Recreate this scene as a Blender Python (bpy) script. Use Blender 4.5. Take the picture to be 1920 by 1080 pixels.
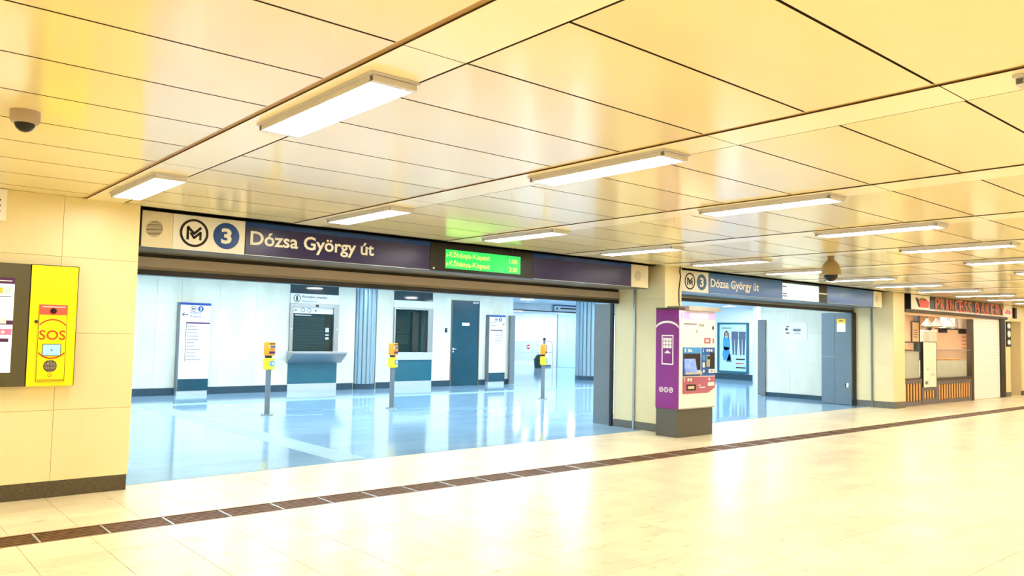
import bpy, bmesh, math, random
from mathutils import Vector, Matrix
random.seed(7)
SC = bpy.context.scene
COL = SC.collection
for o in list(bpy.data.objects):
    bpy.data.objects.remove(o)

# ------------------------------------------------------------------ camera, world, exposure
YAW, PITCH, ROLL = 0.70827, 0.0594, 0.02004
fw = Vector((math.sin(YAW) * math.cos(PITCH), math.cos(YAW) * math.cos(PITCH), math.sin(PITCH)))
rt = Vector((math.cos(YAW), -math.sin(YAW), 0))
up = rt.cross(fw)
r2 = rt * math.cos(ROLL) + up * math.sin(ROLL)
u2 = up * math.cos(ROLL) - rt * math.sin(ROLL)
cam_d = bpy.data.cameras.new('camera')
cam_d.sensor_width = 36.0
cam_d.lens = 1480.55 * 36.0 / 1920.0
cam_d.clip_start = 0.05
cam = bpy.data.objects.new('camera', cam_d)
COL.objects.link(cam)
m3 = Matrix((r2, u2, -fw)).transposed()
cam.matrix_world = Matrix.Translation((0, 0, 1.55)) @ m3.to_4x4()
SC.camera = cam

world = bpy.data.worlds.new('world')
SC.world = world
world.use_nodes = True
world.node_tree.nodes['Background'].inputs[0].default_value = (0.9, 0.9, 1, 1)
world.node_tree.nodes['Background'].inputs[1].default_value = 0.02
SC.view_settings.view_transform = 'Standard'
SC.view_settings.look = 'None'
SC.view_settings.exposure = 1.0
SC.cycles.use_light_tree = False
SC.cycles.use_adaptive_sampling = True
SC.cycles.adaptive_threshold = 0.04
SC.cycles.max_bounces = 6
SC.cycles.diffuse_bounces = 5
SC.cycles.glossy_bounces = 3
SC.cycles.transmission_bounces = 4
SC.cycles.transparent_max_bounces = 4
SC.cycles.caustics_reflective = False
SC.cycles.caustics_refractive = False
SC.view_settings.gamma = 1.0
SC.view_settings.use_curve_mapping = False
HALL_LAMP = (1.0, 0.965, 0.865)
HALL_POWER = 13.0
STATION_LAMP = (0.89, 0.98, 0.96)
STATION_POWER = 41.0


# ------------------------------------------------------------------ materials
def lin(r, g, b):
    return tuple(((c / 255) / 12.92 if c / 255 <= .04045 else ((c / 255 + .055) / 1.055) ** 2.4) for c in (r, g, b))


def mat(name, rgb, rough=.5, metal=0., noise=None, rand=0., bump=None, emit=0., coat=0., spec=.5, stretch=None, speck=None, alpha=None, trans=0.):
    """procedural material; rgb in 0-255 sRGB; noise=(scale, amount); speck=(scale, threshold, rgb)"""
    m = bpy.data.materials.new(name)
    m.use_nodes = True
    nt = m.node_tree
    N, L = nt.nodes, nt.links
    p = N['Principled BSDF']
    c = lin(*rgb)
    p.inputs['Base Color'].default_value = (*c, 1)
    p.inputs['Roughness'].default_value = rough
    p.inputs['Metallic'].default_value = metal
    p.inputs['Specular IOR Level'].default_value = spec
    p.inputs['Coat Weight'].default_value = coat
    p.inputs['Coat Roughness'].default_value = .08
    p.inputs['Transmission Weight'].default_value = trans
    if emit:
        p.inputs['Emission Color'].default_value = (*c, 1)
        p.inputs['Emission Strength'].default_value = emit
    if alpha is not None:
        p.inputs['Alpha'].default_value = alpha
    vec = None
    if noise or bump or speck:
        g = N.new('ShaderNodeNewGeometry')
        vec = g.outputs['Position']
        if stretch:
            vm = N.new('ShaderNodeVectorMath')
            vm.operation = 'MULTIPLY'
            vm.inputs[1].default_value = stretch
            L.new(vec, vm.inputs[0])
            vec = vm.outputs[0]
    col = None
    if noise or rand or speck:
        rgbn = N.new('ShaderNodeRGB')
        rgbn.outputs[0].default_value = (*c, 1)
        col = rgbn.outputs[0]
    if noise:
        n = N.new('ShaderNodeTexNoise')
        n.inputs['Scale'].default_value = noise[0]
        n.inputs['Detail'].default_value = 3
        n.inputs['Roughness'].default_value = .6
        L.new(vec, n.inputs['Vector'])
        mr = N.new('ShaderNodeMapRange')
        mr.inputs[1].default_value, mr.inputs[2].default_value = .3, .7
        mr.inputs[3].default_value, mr.inputs[4].default_value = 1 - noise[1], 1 + noise[1] * .5
        L.new(n.outputs['Fac'], mr.inputs[0])
        s = N.new('ShaderNodeVectorMath')
        s.operation = 'SCALE'
        L.new(col, s.inputs[0])
        L.new(mr.outputs[0], s.inputs['Scale'])
        col = s.outputs[0]
    if rand:
        oi = N.new('ShaderNodeObjectInfo')
        mr = N.new('ShaderNodeMapRange')
        mr.inputs[3].default_value, mr.inputs[4].default_value = 1 - rand, 1 + rand * .6
        L.new(oi.outputs['Random'], mr.inputs[0])
        s = N.new('ShaderNodeVectorMath')
        s.operation = 'SCALE'
        L.new(col, s.inputs[0])
        L.new(mr.outputs[0], s.inputs['Scale'])
        col = s.outputs[0]
    if speck:
        n = N.new('ShaderNodeTexNoise')
        n.inputs['Scale'].default_value = speck[0]
        n.inputs['Detail'].default_value = 3
        n.inputs['Roughness'].default_value = .7
        L.new(vec, n.inputs['Vector'])
        cr = N.new('ShaderNodeMapRange')
        cr.inputs[1].default_value, cr.inputs[2].default_value = speck[1], speck[1] + .12
        cr.inputs[3].default_value, cr.inputs[4].default_value = 0, speck[3] if len(speck) > 3 else 1
        L.new(n.outputs['Fac'], cr.inputs[0])
        mx = N.new('ShaderNodeMix')
        mx.data_type = 'RGBA'
        L.new(cr.outputs[0], mx.inputs[0])
        L.new(col, mx.inputs[6])
        mx.inputs[7].default_value = (*lin(*speck[2]), 1)
        col = mx.outputs[2]
    if col is not None:
        L.new(col, p.inputs['Base Color'])
    if bump:
        n = N.new('ShaderNodeTexNoise')
        n.inputs['Scale'].default_value = bump[0]
        n.inputs['Detail'].default_value = 3
        L.new(vec, n.inputs['Vector'])
        b = N.new('ShaderNodeBump')
        b.inputs['Strength'].default_value = bump[1]
        b.inputs['Distance'].default_value = .01
        L.new(n.outputs['Fac'], b.inputs['Height'])
        L.new(b.outputs[0], p.inputs['Normal'])
    return m


def lamp_mat(name, rgb, power):
    m = bpy.data.materials.new(name)
    m.use_nodes = True
    N, L = m.node_tree.nodes, m.node_tree.links
    N.remove(N['Principled BSDF'])
    e = N.new('ShaderNodeEmission')
    e.inputs[0].default_value = (*rgb, 1)
    e.inputs[1].default_value = power
    L.new(e.outputs[0], N['Material Output'].inputs[0])
    return m


M = {}
M['ceil'] = mat('cream enamel ceiling panel', (243, 229, 178), .15, rand=.04, spec=.8, noise=(.7, .04))
M['strip'] = mat('pale cream lamp strip panel', (250, 242, 208), .2, rand=.02, spec=.6)
M['void'] = mat('olive ceiling void', (176, 138, 66), .7)
M['trimolive'] = mat('olive brown gap trim', (176, 138, 70), .5)
M['gapbrown'] = mat('brown ceiling void', (66, 48, 18), .7)
M['floor'] = mat('beige limestone tile', (238, 224, 190), .28, noise=(1.8, .2), rand=.07, spec=.42, speck=(9, .58, (204, 164, 112), .6), stretch=(.55, 1, 1), bump=(30, .02))
M['grout'] = mat('tan grout', (150, 122, 84), .8)
M['sfloor'] = mat('blue grey polished stone floor', (150, 186, 218), .09, noise=(1.4, .16), spec=.7, stretch=(.4, 1, 1), bump=(9, .015))
M['tact'] = mat('pale tactile strip', (170, 200, 212), .25)
M['marble'] = mat('cream marble cladding', (236, 222, 176), .35, noise=(1.6, .05), rand=.03, stretch=(1, 1, .5))
M['smarble'] = mat('pale marble cladding', (232, 230, 212), .38, noise=(1.1, .17), rand=.035, stretch=(1, 1, .5))
M['joint'] = mat('joint mortar', (224, 210, 166), .8)
M['sjoint'] = mat('grey joint mortar', (176, 178, 166), .8)
M['granite'] = mat('dark granite', (84, 74, 54), .55, noise=(60, .4), speck=(90, .62, (150, 130, 95), .8))
M['sgranite'] = mat('teal granite', (46, 74, 90), .3, noise=(40, .25))
M['ggranite'] = mat('grey granite', (108, 108, 100), .4, noise=(40, .2))
M['plaster'] = mat('cream plaster', (236, 220, 172), .6, noise=(2, .05))
M['white'] = mat('white enamel', (246, 246, 250), .3)
M['swhite'] = mat('white wall paint', (238, 242, 242), .5)
M['cream'] = mat('cream enamel', (236, 226, 200), .35)
M['black'] = mat('black paint', (12, 11, 11), .35)
M['navy'] = mat('navy purple sign panel', (32, 28, 92), .28, noise=(1.2, .2))
M['blue'] = mat('royal blue sign stripe', (8, 62, 150), .2)
M['navy_reflect'] = mat('navy sign panel with painted reflection', (66, 116, 204), .2)  # navy panel lightened, its blue reflections are put into the base colour
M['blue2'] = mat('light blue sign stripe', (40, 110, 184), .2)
M['disc'] = mat('line disc blue', (14, 70, 160), .3)
M['disc2'] = mat('line disc steel blue', (44, 104, 164), .3)
M['ink'] = mat('black ink', (18, 16, 22), .5)
M['grey'] = mat('grey ink', (130, 132, 138), .5)
M['paper'] = mat('white print', (244, 244, 244), .45)
M['steel'] = mat('brushed steel', (176, 182, 186), .32, metal=.85, noise=(20, .08), stretch=(1, 1, 8))
M['dsteel'] = mat('dark bronze rail', (126, 116, 96), .32, metal=.15, noise=(6, .1), stretch=(.2, 1, 1))
M['tan'] = mat('tan bronze rail', (172, 160, 150), .35, metal=.05, noise=(4, .08), stretch=(.2, 1, 1))
M['greygate'] = mat('grey painted gate', (112, 120, 124), .4, noise=(3, .05))
M['bluegate'] = mat('blue grey painted gate', (104, 122, 136), .4, noise=(3, .05))
M['teal'] = mat('dark teal painted door', (24, 74, 92), .18, noise=(1.2, .1))
M['tealp'] = mat('teal panel', (40, 104, 122), .2, noise=(1.2, .1))
M['shutterteal'] = mat('dark teal shutter slat', (12, 50, 56), .3)
M['tealglass'] = mat('dark teal glass', (6, 32, 36), .06, spec=.8)
M['lightpanel'] = mat('pale satin metal', (206, 216, 222), .3, metal=.3)
M['colm'] = mat('fluted column aluminium', (158, 186, 200), .28, metal=.55)
M['orange'] = mat('orange validator plastic', (242, 156, 24), .35)
M['yellow'] = mat('yellow validator plastic', (250, 214, 28), .35)
M['sosyellow'] = mat('sos yellow', (252, 236, 0), .35)
M['sosred'] = mat('sos red', (238, 92, 78), .4)
M['sosorange'] = mat('sos orange print', (206, 74, 8), .45)
M['olive'] = mat('olive grey frame', (84, 80, 58), .22)
M['purple'] = mat('purple kiosk panel', (132, 26, 134), .3)
M['dpurple'] = mat('dark purple print', (78, 20, 90), .4)
M['kbase'] = mat('kiosk plinth grey', (88, 86, 78), .45)
M['kside'] = mat('kiosk cap brown', (78, 66, 60), .45)
M['kblue'] = mat('kiosk blue', (30, 96, 190), .3)
M['klblue'] = mat('kiosk light blue', (62, 158, 240), .35)
M['kpink'] = mat('kiosk rose panel', (186, 104, 136), .4)
M['kgrey'] = mat('kiosk grey', (176, 172, 172), .4)
M['silver'] = mat('silver trim', (196, 196, 192), .3, metal=.6)
M['lampmetal'] = mat('lamp housing metal', (206, 204, 212), .35, metal=.1)
M['hall_lamp'] = lamp_mat('warm white lamp diffuser', HALL_LAMP, HALL_POWER)
M['station_lamp'] = lamp_mat('cool white downlight', STATION_LAMP, STATION_POWER)
M['shop_fill'] = lamp_mat('warm shop fill light', (1, .93, .8), 30.0)
M['pendant_bulb'] = lamp_mat('pendant bulb', (1, .93, .8), 6.0)
M['led'] = mat('green led screen', (22, 206, 92), .3, emit=0.47, noise=(9, .2))
M['ledtext'] = mat('yellow led text', (214, 255, 110), .3, emit=0.50)
M['screen'] = mat('lit white screen', (240, 244, 250), .3, emit=0.30)
M['screenblue'] = mat('lit pale blue screen', (150, 214, 240), .3, emit=0.28)
M['screenviolet'] = mat('lit violet screen', (120, 150, 236), .25, emit=0.28, noise=(12, .4))
M['pinkglow'] = mat('lit pink header', (226, 170, 240), .3, emit=0.28)
M['screen_reflection'] = mat('pale cyan painted screen reflection', (214, 244, 250), .2, emit=0.41)
M['camtan'] = mat('camera housing taupe', (176, 160, 146), .4)
M['camolive'] = mat('camera housing olive', (150, 128, 88), .4)
M['dome'] = mat('smoked dome', (14, 9, 7), .08, spec=.4)
M['glass'] = mat('clear glass', (60, 100, 104), .03, spec=.35, alpha=.12)
M['bakeryred'] = mat('bakery letter red', (222, 74, 48), .35)
M['bakeryedge'] = mat('bakery letter pale edge', (252, 206, 184), .35)
M['maroon'] = mat('maroon sign board', (26, 8, 12), .35)
M['pink'] = mat('pink print', (236, 130, 190), .45)
M['kmauve'] = mat('grey mauve counter panel', (104, 96, 104), .4)
M['slat'] = mat('light wood slat', (236, 174, 110), .45, noise=(30, .12), stretch=(1, 1, .1))
M['dark'] = mat('dark brown recess', (44, 30, 26), .6)
M['brown'] = mat('brown frame', (70, 52, 36), .5)
M['beigewall'] = mat('beige bakery wall', (226, 190, 150), .6, noise=(3, .08))
M['wood'] = mat('pale wood door', (214, 180, 120), .45, noise=(6, .12), stretch=(1, 1, .15))
M['green'] = mat('olive green leaf', (140, 150, 52), .5)
M['cloud'] = mat('frosted white display', (240, 238, 222), .25, noise=(3, .06))
M['bun'] = mat('baked crust', (214, 148, 70), .5, noise=(30, .2))
M['skyprint'] = mat('pale blue print', (196, 230, 246), .4)
M['dressblue'] = mat('blue print', (70, 150, 214), .45)
M['hairdark'] = mat('dark print', (52, 40, 52), .5)
M['skin'] = mat('tan print', (206, 146, 116), .5)
M['jeans'] = mat('grey blue print', (84, 92, 118), .5)
M['rust'] = mat('rusty drain steel', (132, 96, 66), .5, metal=.3, noise=(14, .3))
M['pit'] = mat('drain pit', (16, 12, 10), .8)
M['signyellow'] = mat('yellow notice print', (250, 206, 40), .45)
M['bin'] = mat('dark green bin', (20, 46, 44), .4)
M['red'] = mat('red print', (214, 40, 50), .45)
M['rubber'] = mat('black rubber', (20, 18, 18), .6)

# ------------------------------------------------------------------ helpers
WLOC = {}


def wl(o):
    return WLOC.get(o, Vector((0, 0, 0))) if o is not None else Vector((0, 0, 0))


def link(o, parent, loc):
    COL.objects.link(o)
    loc = Vector(loc)
    if parent is not None:
        o.parent = parent
        o.location = loc - wl(parent)
    else:
        o.location = loc
    WLOC[o] = loc
    return o


def tag(o, label=None, cat=None, group=None, kind=None):
    if label: o['label'] = label
    if cat: o['category'] = cat
    if group: o['group'] = group
    if kind: o['kind'] = kind
    return o


def thing(name, label, cat, loc, group=None):
    o = bpy.data.objects.new(name, None)
    o.empty_display_size = .1
    link(o, None, loc)
    return tag(o, label, cat, group)


class G:
    """collects shapes in world coordinates; build() links them as one mesh object"""
    def __init__(s):
        s.bm = bmesh.new()

    def box(s, x0, x1, y0, y1, z0, z1, bev=0.):
        x0, x1 = min(x0, x1), max(x0, x1); y0, y1 = min(y0, y1), max(y0, y1); z0, z1 = min(z0, z1), max(z0, z1)
        r = bmesh.ops.create_cube(s.bm, size=1)
        vs = r['verts']
        for v in vs:
            v.co = Vector(((x0 + x1) / 2 + v.co.x * (x1 - x0), (y0 + y1) / 2 + v.co.y * (y1 - y0), (z0 + z1) / 2 + v.co.z * (z1 - z0)))
        if bev:
            es = {e for v in vs for e in v.link_edges}
            bmesh.ops.bevel(s.bm, geom=list(es), offset=bev, segments=2, affect='EDGES', profile=.5)
        return s

    def cyl(s, c, r, h, axis='z', seg=24, r2=None):
        """cylinder from c along +axis with length h"""
        res = bmesh.ops.create_cone(s.bm, cap_ends=True, segments=seg, radius1=r, radius2=r if r2 is None else r2, depth=abs(h))
        for v in res['verts']:
            p = v.co.copy(); p.z += abs(h) / 2
            if axis == 'x': p = Vector((p.z, p.x, p.y))
            elif axis == 'y': p = Vector((p.y, p.z, p.x))
            v.co = Vector(c) + p
        return s

    def sphere(s, c, r, sz=1., lower=False, seg=24):
        res = bmesh.ops.create_uvsphere(s.bm, u_segments=seg, v_segments=12, radius=r)
        vs = res['verts']
        if lower:
            for v in vs:
                if v.co.z > 0: v.co.z = 0
        for v in vs:
            v.co = Vector((c[0] + v.co.x, c[1] + v.co.y, c[2] + v.co.z * sz))
        return s

    def lathe(s, c, prof, seg=28):
        """prof: list of (radius, z)"""
        rings = []
        for r, z in prof:
            rings.append([s.bm.verts.new((c[0] + r * math.cos(2 * math.pi * k / seg), c[1] + r * math.sin(2 * math.pi * k / seg), c[2] + z)) for k in range(seg)])
        for a, b in zip(rings, rings[1:]):
            for k in range(seg):
                s.bm.faces.new((a[k], a[(k + 1) % seg], b[(k + 1) % seg], b[k]))
        s.bm.faces.new(rings[0]); s.bm.faces.new(rings[-1])
        return s

    def prism(s, pts, a0, a1, axis='y'):
        """polygon (u,v) extruded along axis: y -> (u,a,v); x -> (a,u,v); z -> (u,v,a)"""
        def P(u, v, a):
            return {'y': (u, a, v), 'x': (a, u, v), 'z': (u, v, a)}[axis]
        A = [s.bm.verts.new(P(u, v, a0)) for u, v in pts]
        B = [s.bm.verts.new(P(u, v, a1)) for u, v in pts]
        s.bm.faces.new(A); s.bm.faces.new(B[::-1])
        n = len(pts)
        for k in range(n):
            s.bm.faces.new((A[k], B[k], B[(k + 1) % n], A[(k + 1) % n]))
        return s

    def stroke(s, pts, w, a0, a1, axis='y'):
        for (u0, v0), (u1, v1) in zip(pts, pts[1:]):
            d = math.hypot(u1 - u0, v1 - v0)
            nx, ny = -(v1 - v0) / d * w / 2, (u1 - u0) / d * w / 2
            ex, ey = (u1 - u0) / d * w * .3, (v1 - v0) / d * w * .3
            s.prism([(u0 - ex + nx, v0 - ey + ny), (u0 - ex - nx, v0 - ey - ny), (u1 + ex - nx, v1 + ey - ny), (u1 + ex + nx, v1 + ey + ny)], a0, a1, axis)
        return s

    def ring(s, cu, cv, r0, r1, a0, a1, axis='y', seg=40, t0=0., t1=2 * math.pi):
        for k in range(seg):
            p, q = t0 + (t1 - t0) * k / seg, t0 + (t1 - t0) * (k + 1) / seg
            s.prism([(cu + r * math.cos(t), cv + r * math.sin(t)) for r, t in ((r0, p), (r1, p), (r1, q), (r0, q))], a0, a1, axis)
        return s

    def disc(s, cu, cv, r, a0, a1, axis='y', seg=32, rv=None):
        rv = rv or r
        return s.prism([(cu + r * math.cos(2 * math.pi * k / seg), cv + rv * math.sin(2 * math.pi * k / seg)) for k in range(seg)], a0, a1, axis)

    def tube(s, pts, r, seg=8):
        pts = [Vector(p) for p in pts]
        prev = None
        for i, p in enumerate(pts):
            d = (pts[min(i + 1, len(pts) - 1)] - pts[max(i - 1, 0)]).normalized()
            a = d.cross(Vector((0, 0, 1)) if abs(d.z) < .9 else Vector((1, 0, 0))).normalized()
            b = d.cross(a)
            ringv = [s.bm.verts.new(p + (a * math.cos(2 * math.pi * k / seg) + b * math.sin(2 * math.pi * k / seg)) * r) for k in range(seg)]
            if prev:
                for k in range(seg):
                    s.bm.faces.new((prev[k], prev[(k + 1) % seg], ringv[(k + 1) % seg], ringv[k]))
            else:
                s.bm.faces.new(ringv)
            prev = ringv
        s.bm.faces.new(prev)
        return s

    def rotz(s, c, ang):
        bmesh.ops.rotate(s.bm, verts=s.bm.verts, cent=c, matrix=Matrix.Rotation(ang, 3, 'Z'))
        return s

    def build(s, name, m, parent=None, smooth=False, origin=None):
        bm = s.bm
        bmesh.ops.recalc_face_normals(bm, faces=bm.faces)
        cs = [v.co for v in bm.verts]
        if origin is None:
            lo = Vector([min(c[i] for c in cs) for i in range(3)]); hi = Vector([max(c[i] for c in cs) for i in range(3)])
            origin = (lo + hi) / 2
        origin = Vector(origin)
        for v in bm.verts:
            v.co -= origin
        me = bpy.data.meshes.new(name)
        bm.to_mesh(me); bm.free()
        if smooth:
            for p in me.polygons: p.use_smooth = True
            try: me.set_sharp_from_angle(angle=math.radians(40))
            except Exception: pass
        me.materials.append(M[m] if isinstance(m, str) else m)
        return link(bpy.data.objects.new(name, me), parent, origin)


def box(name, m, parent, x0, x1, y0, y1, z0, z1, bev=0.):
    return G().box(x0, x1, y0, y1, z0, z1, bev).build(name, m, parent)


BOXC = {}


def shared_box(name, m, parent, x0, x1, y0, y1, z0, z1, bev=0.):
    d = tuple(round(v, 4) for v in (x1 - x0, y1 - y0, z1 - z0)) + (m, bev)
    c = ((x0 + x1) / 2, (y0 + y1) / 2, (z0 + z1) / 2)
    if d in BOXC:
        return link(bpy.data.objects.new(name, BOXC[d]), parent, c)
    o = box(name, m, parent, x0, x1, y0, y1, z0, z1, bev)
    BOXC[d] = o.data
    return o


TXT = {}


def panel(name, m, parent, x0, x1, y0, y1, z0, z1):
    """ceiling panel: enamel face below, brown folded edges"""
    d = tuple(round(v, 4) for v in (x1 - x0, y1 - y0, z1 - z0)) + (m, 'p')
    c = ((x0 + x1) / 2, (y0 + y1) / 2, (z0 + z1) / 2)
    if d in BOXC:
        return link(bpy.data.objects.new(name, BOXC[d]), parent, c)
    o = box(name, m, parent, x0, x1, y0, y1, z0, z1)
    o.data.materials.append(M['gapbrown'])
    for p in o.data.polygons:
        if p.normal.z > -.5: p.material_index = 1
    BOXC[d] = o.data
    return o


def text_data(s, bold):
    k = (s, bold)
    if k not in TXT:
        cu = bpy.data.curves.new('t', 'FONT')
        cu.body = s
        cu.size = 1
        cu.resolution_u = 3
        cu.offset = bold
        ob = bpy.data.objects.new('t', cu)
        me = bpy.data.meshes.new_from_object(ob)
        vs = [v.co.copy() for v in me.vertices]
        fs = [tuple(p.vertices) for p in me.polygons]
        lo = (min(v.x for v in vs), min(v.y for v in vs)); hi = (max(v.x for v in vs), max(v.y for v in vs))
        TXT[k] = ([((v.x - lo[0]) / (hi[0] - lo[0]), (v.y - lo[1]) / (hi[1] - lo[1])) for v in vs], fs)
        bpy.data.objects.remove(ob); bpy.data.curves.remove(cu); bpy.data.meshes.remove(me)
    return TXT[k]


def text(s, m, parent, plane, a, u0, u1, z0, z1, bold=.0, thick=0., name='lettering'):
    """flat lettering fitted to u0..u1 x z0..z1; plane 'y': at Y=a facing -Y (u = X); plane 'x': at X=a facing -X (u = Y, u0 is the left end, so u0 > u1)"""
    vs, fs = text_data(s, bold)
    P = []
    for x, y in vs:
        u = u0 + (u1 - u0) * x
        z = z0 + (z1 - z0) * y
        P.append(Vector((u, a, z)) if plane == 'y' else Vector((a, u, z)))
    g = G()
    bv = [g.bm.verts.new(p) for p in P]
    for f in fs:
        try: g.bm.faces.new([bv[i] for i in f])
        except ValueError: pass
    if thick:
        r = bmesh.ops.extrude_face_region(g.bm, geom=list(g.bm.faces))
        d = Vector((0, -thick, 0)) if plane == 'y' else Vector((-thick, 0, 0))
        for e in r['geom']:
            if isinstance(e, bmesh.types.BMVert): e.co += d
    return g.build(name, m, parent)


def print_bar(m, parent, plane, a, u0, u1, z0, z1):
    """one line of print too small to read"""
    h = (z1 - z0) * .25
    u0, u1 = min(u0, u1), max(u0, u1)
    if plane == 'y': return box('print_line', m, parent, u0, u1, a - .001, a, z0 + h, z1 - h)
    return box('print_line', m, parent, a - .001, a, u0, u1, z0 + h, z1 - h)


def struct(o, label, cat=None):
    return tag(o, label, cat, kind='structure')


def frange(a, b, step):
    out = [a]
    while out[-1] + step < b - step * .35:
        out.append(out[-1] + step)
    out.append(b)
    return out


def clad(parent, m, plane, a, us, zs, t=.02, gap=.0025, name='wall_panel'):
    """cladding panels on a wall; front face at coordinate a, facing -Y (plane y) or -X (plane x)"""
    for u0, u1 in zip(us, us[1:]):
        for z0, z1 in zip(zs, zs[1:]):
            g = gap / 2
            if plane == 'y':
                shared_box(name, m, parent, u0 + g, u1 - g, a, a + t, z0 + g, z1 - g, .0015)
            else:
                shared_box(name, m, parent, a, a + t, u0 + g, u1 - g, z0 + g, z1 - g, .0015)


# ------------------------------------------------------------------ large structure: hall floor
H = 2.75
fl = G()
fl.box(-5, 36, -5, 6.53, -.12, -.006).box(-5, 36, 6.87, 9.05, -.12, -.006)
floor = struct(fl.build('floor', 'grout'), 'beige stone tiled floor of the underpass hall', 'floor')
TX, TY, JG = .465, .4947, .004
xs0 = 2.455 - 16 * TX
rows = []
y = 4.555 - 19 * TY
while y < 9.0:
    y1 = y + TY
    if y < 6.53 < y1: rows.append((y, 6.53)); rows.append((6.87, 7.23))
    elif y1 <= 6.53: rows.append((y, y1))
    y = y1
rows += [(7.23, 7.72), (7.72, 8.21), (8.21, 9.03)]
tiles = []
for ya, yb in rows:
    if yb - ya < .05: continue
    k = 0
    while xs0 + k * TX < 35.5:
        x0 = xs0 + k * TX
        tiles.append((x0, x0 + TX, ya, yb)); k += 1
sY, cY = math.sin(YAW), math.cos(YAW)


def fwd(t):
    x, y = (t[0] + t[1]) / 2, (t[2] + t[3]) / 2
    f = x * sY + y * cY
    l = x * cY - y * sY
    return f, l


vis, rest = [], []
for t in tiles:
    f, l = fwd(t)
    (vis if f > 4.5 and abs(l) < .67 * f + .3 and (t[2] < 8.2) else rest).append(t)
vis.sort(key=lambda t: fwd(t)[0])
rest += vis[300:]
vis = vis[:300]
for x0, x1, ya, yb in vis:
    o = shared_box('floor_tile', 'floor', floor, x0 + JG / 2, x1 - JG / 2, ya + JG / 2, yb - JG / 2, -.02, 0, .0012)
g = G()
for x0, x1, ya, yb in rest:
    g.box(x0 + JG / 2, x1 - JG / 2, ya + JG / 2, yb - JG / 2, -.02, 0)
tag(g.build('floor_tile_field', 'floor', floor), kind='stuff')

# drain channel with grate sections
drain = thing('drain_channel', 'long rusty steel drain grate set in the beige floor', 'drain', (15, 6.7, -.1))
box('tray', 'pit', drain, -5, 36, 6.531, 6.869, -.119, -.1)
g = G()
for yb in (6.532, 6.852): g.box(-5, 36, yb, yb + .016, -.1, -.001)
g.build('edge_rail', 'rust', drain)
gx = -4.8
first = None
while gx < 30:
    n = 'grate_section'
    if first is None:
        g = G()
        for k in range(6): g.box(gx, gx + .43, 6.558 + k * .05, 6.558 + k * .05 + .02, -.05, -.004)
        for q in range(10): g.box(gx + .03 + q * .042, gx + .036 + q * .042, 6.556, 6.846, -.05, -.012)
        first = g.build(n, 'rust', drain)
        bar = box('cross_bar', 'silver', drain, gx + .439, gx + .455, 6.55, 6.85, -.05, -.002)
    elif gx > -.5:
        link(bpy.data.objects.new(n, first.data), drain, wl(first) + Vector((gx + 4.8, 0, 0)))
        link(bpy.data.objects.new('cross_bar', bar.data), drain, wl(bar) + Vector((gx + 4.8, 0, 0)))
    gx += .4635

# station floor behind the gates
g = G()
g.prism([(1.2, 8.40), (2.3, 8.415), (5, 8.53), (10, 8.67), (18.32, 8.887), (19.0, 8.9), (19.0, 10.0), (28, 10.0), (28, 34), (1.2, 34)], -.1, .003, 'z')
sfloor = struct(g.build('floor', 'sfloor'), 'glossy blue grey floor of the station concourse', 'floor')
g = G()
g.box(4.65, 5.05, 8.58, 16.6, .003, .006)
for k in range(6): g.box(4.69 + k * .06, 4.715 + k * .06, 8.6, 16.6, .006, .010)
o = g.build('tactile_strip', 'tact')
tag(o, 'pale ribbed tactile strip running inward from the gate threshold', 'tactile strip')
g = G()
g.box(5.05, 19.5, 16.45, 16.85, .003, .006)
for k in range(6): g.box(5.06, 19.5, 16.49 + k * .06, 16.515 + k * .06, .006, .010)
o = g.build('tactile_strip', 'tact')
tag(o, 'pale ribbed tactile strip running along in front of the ticket windows', 'tactile strip')

# ------------------------------------------------------------------ hall ceiling
ceiling = struct(box('ceiling', 'void', None, -5, 36, -5, 9.4, H + .07, H + .2), 'suspended ceiling of glossy cream panels over the hall', 'ceiling')
SP, SW = 2.11, .32
SX = lambda i: 1.74 + SP * i
yj = [2.115 + .644 * k for k in range(-11, 10)] + [8.28]
stuffg = G()
for i in range(-3, 16):
    xa, xb = SX(i) + SW + .02, SX(i + 1) - .035
    for y0, y1 in zip(yj, yj[1:]):
        a = (xa, xb, y0 + .007, y1 - .007, H, H + .05)
        if -1 <= i <= 13 and y1 > .6:
            panel('ceiling_panel', 'ceil', ceiling, *a)
        else:
            stuffg.box(*a)
    sj = [-5, -1.76, -.46, 1.46, 2.755, 5.97, 7.27, 8.28]
    for y0, y1 in zip(sj, sj[1:]):
        a = (SX(i), SX(i) + SW, y0 + .003, y1 - .003, H - .004, H + .05)
        if 0 <= i <= 13 and y1 > .6:
            panel('lamp_strip_panel', 'strip', ceiling, *a)
        else:
            stuffg.box(*a)
for i in range(0, 14):
    shared_box('gap_trim', 'trimolive', ceiling, SX(i) - .034, SX(i) - .001, -4.9, 8.28, H + .004, H + .02)
tag(stuffg.build('ceiling_panel_field', 'ceil', ceiling), kind='stuff')

# ------------------------------------------------------------------ hall walls
ZR = [.145, .785, 1.487, 2.187, H]
wall = struct(box('wall_left', 'joint', None, -5, 2.20, 8.22, 9.6, 0, 3.0), 'cream marble clad wall carrying the emergency call terminal', 'wall')
clad(wall, 'marble', 'y', 8.2, [-4.45, -3.4, -2.35, -1.3, -.25, .8, 1.56, 2.22], ZR)
box('corner_panel', 'marble', wall, 2.20, 2.22, 8.22, 9.6, .145, H)
struct(box('baseboard_left', 'granite', None, -5, 2.205, 8.195, 9.58, 0, .143, .004), 'dark granite baseboard under the left marble wall', 'baseboard')

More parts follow.
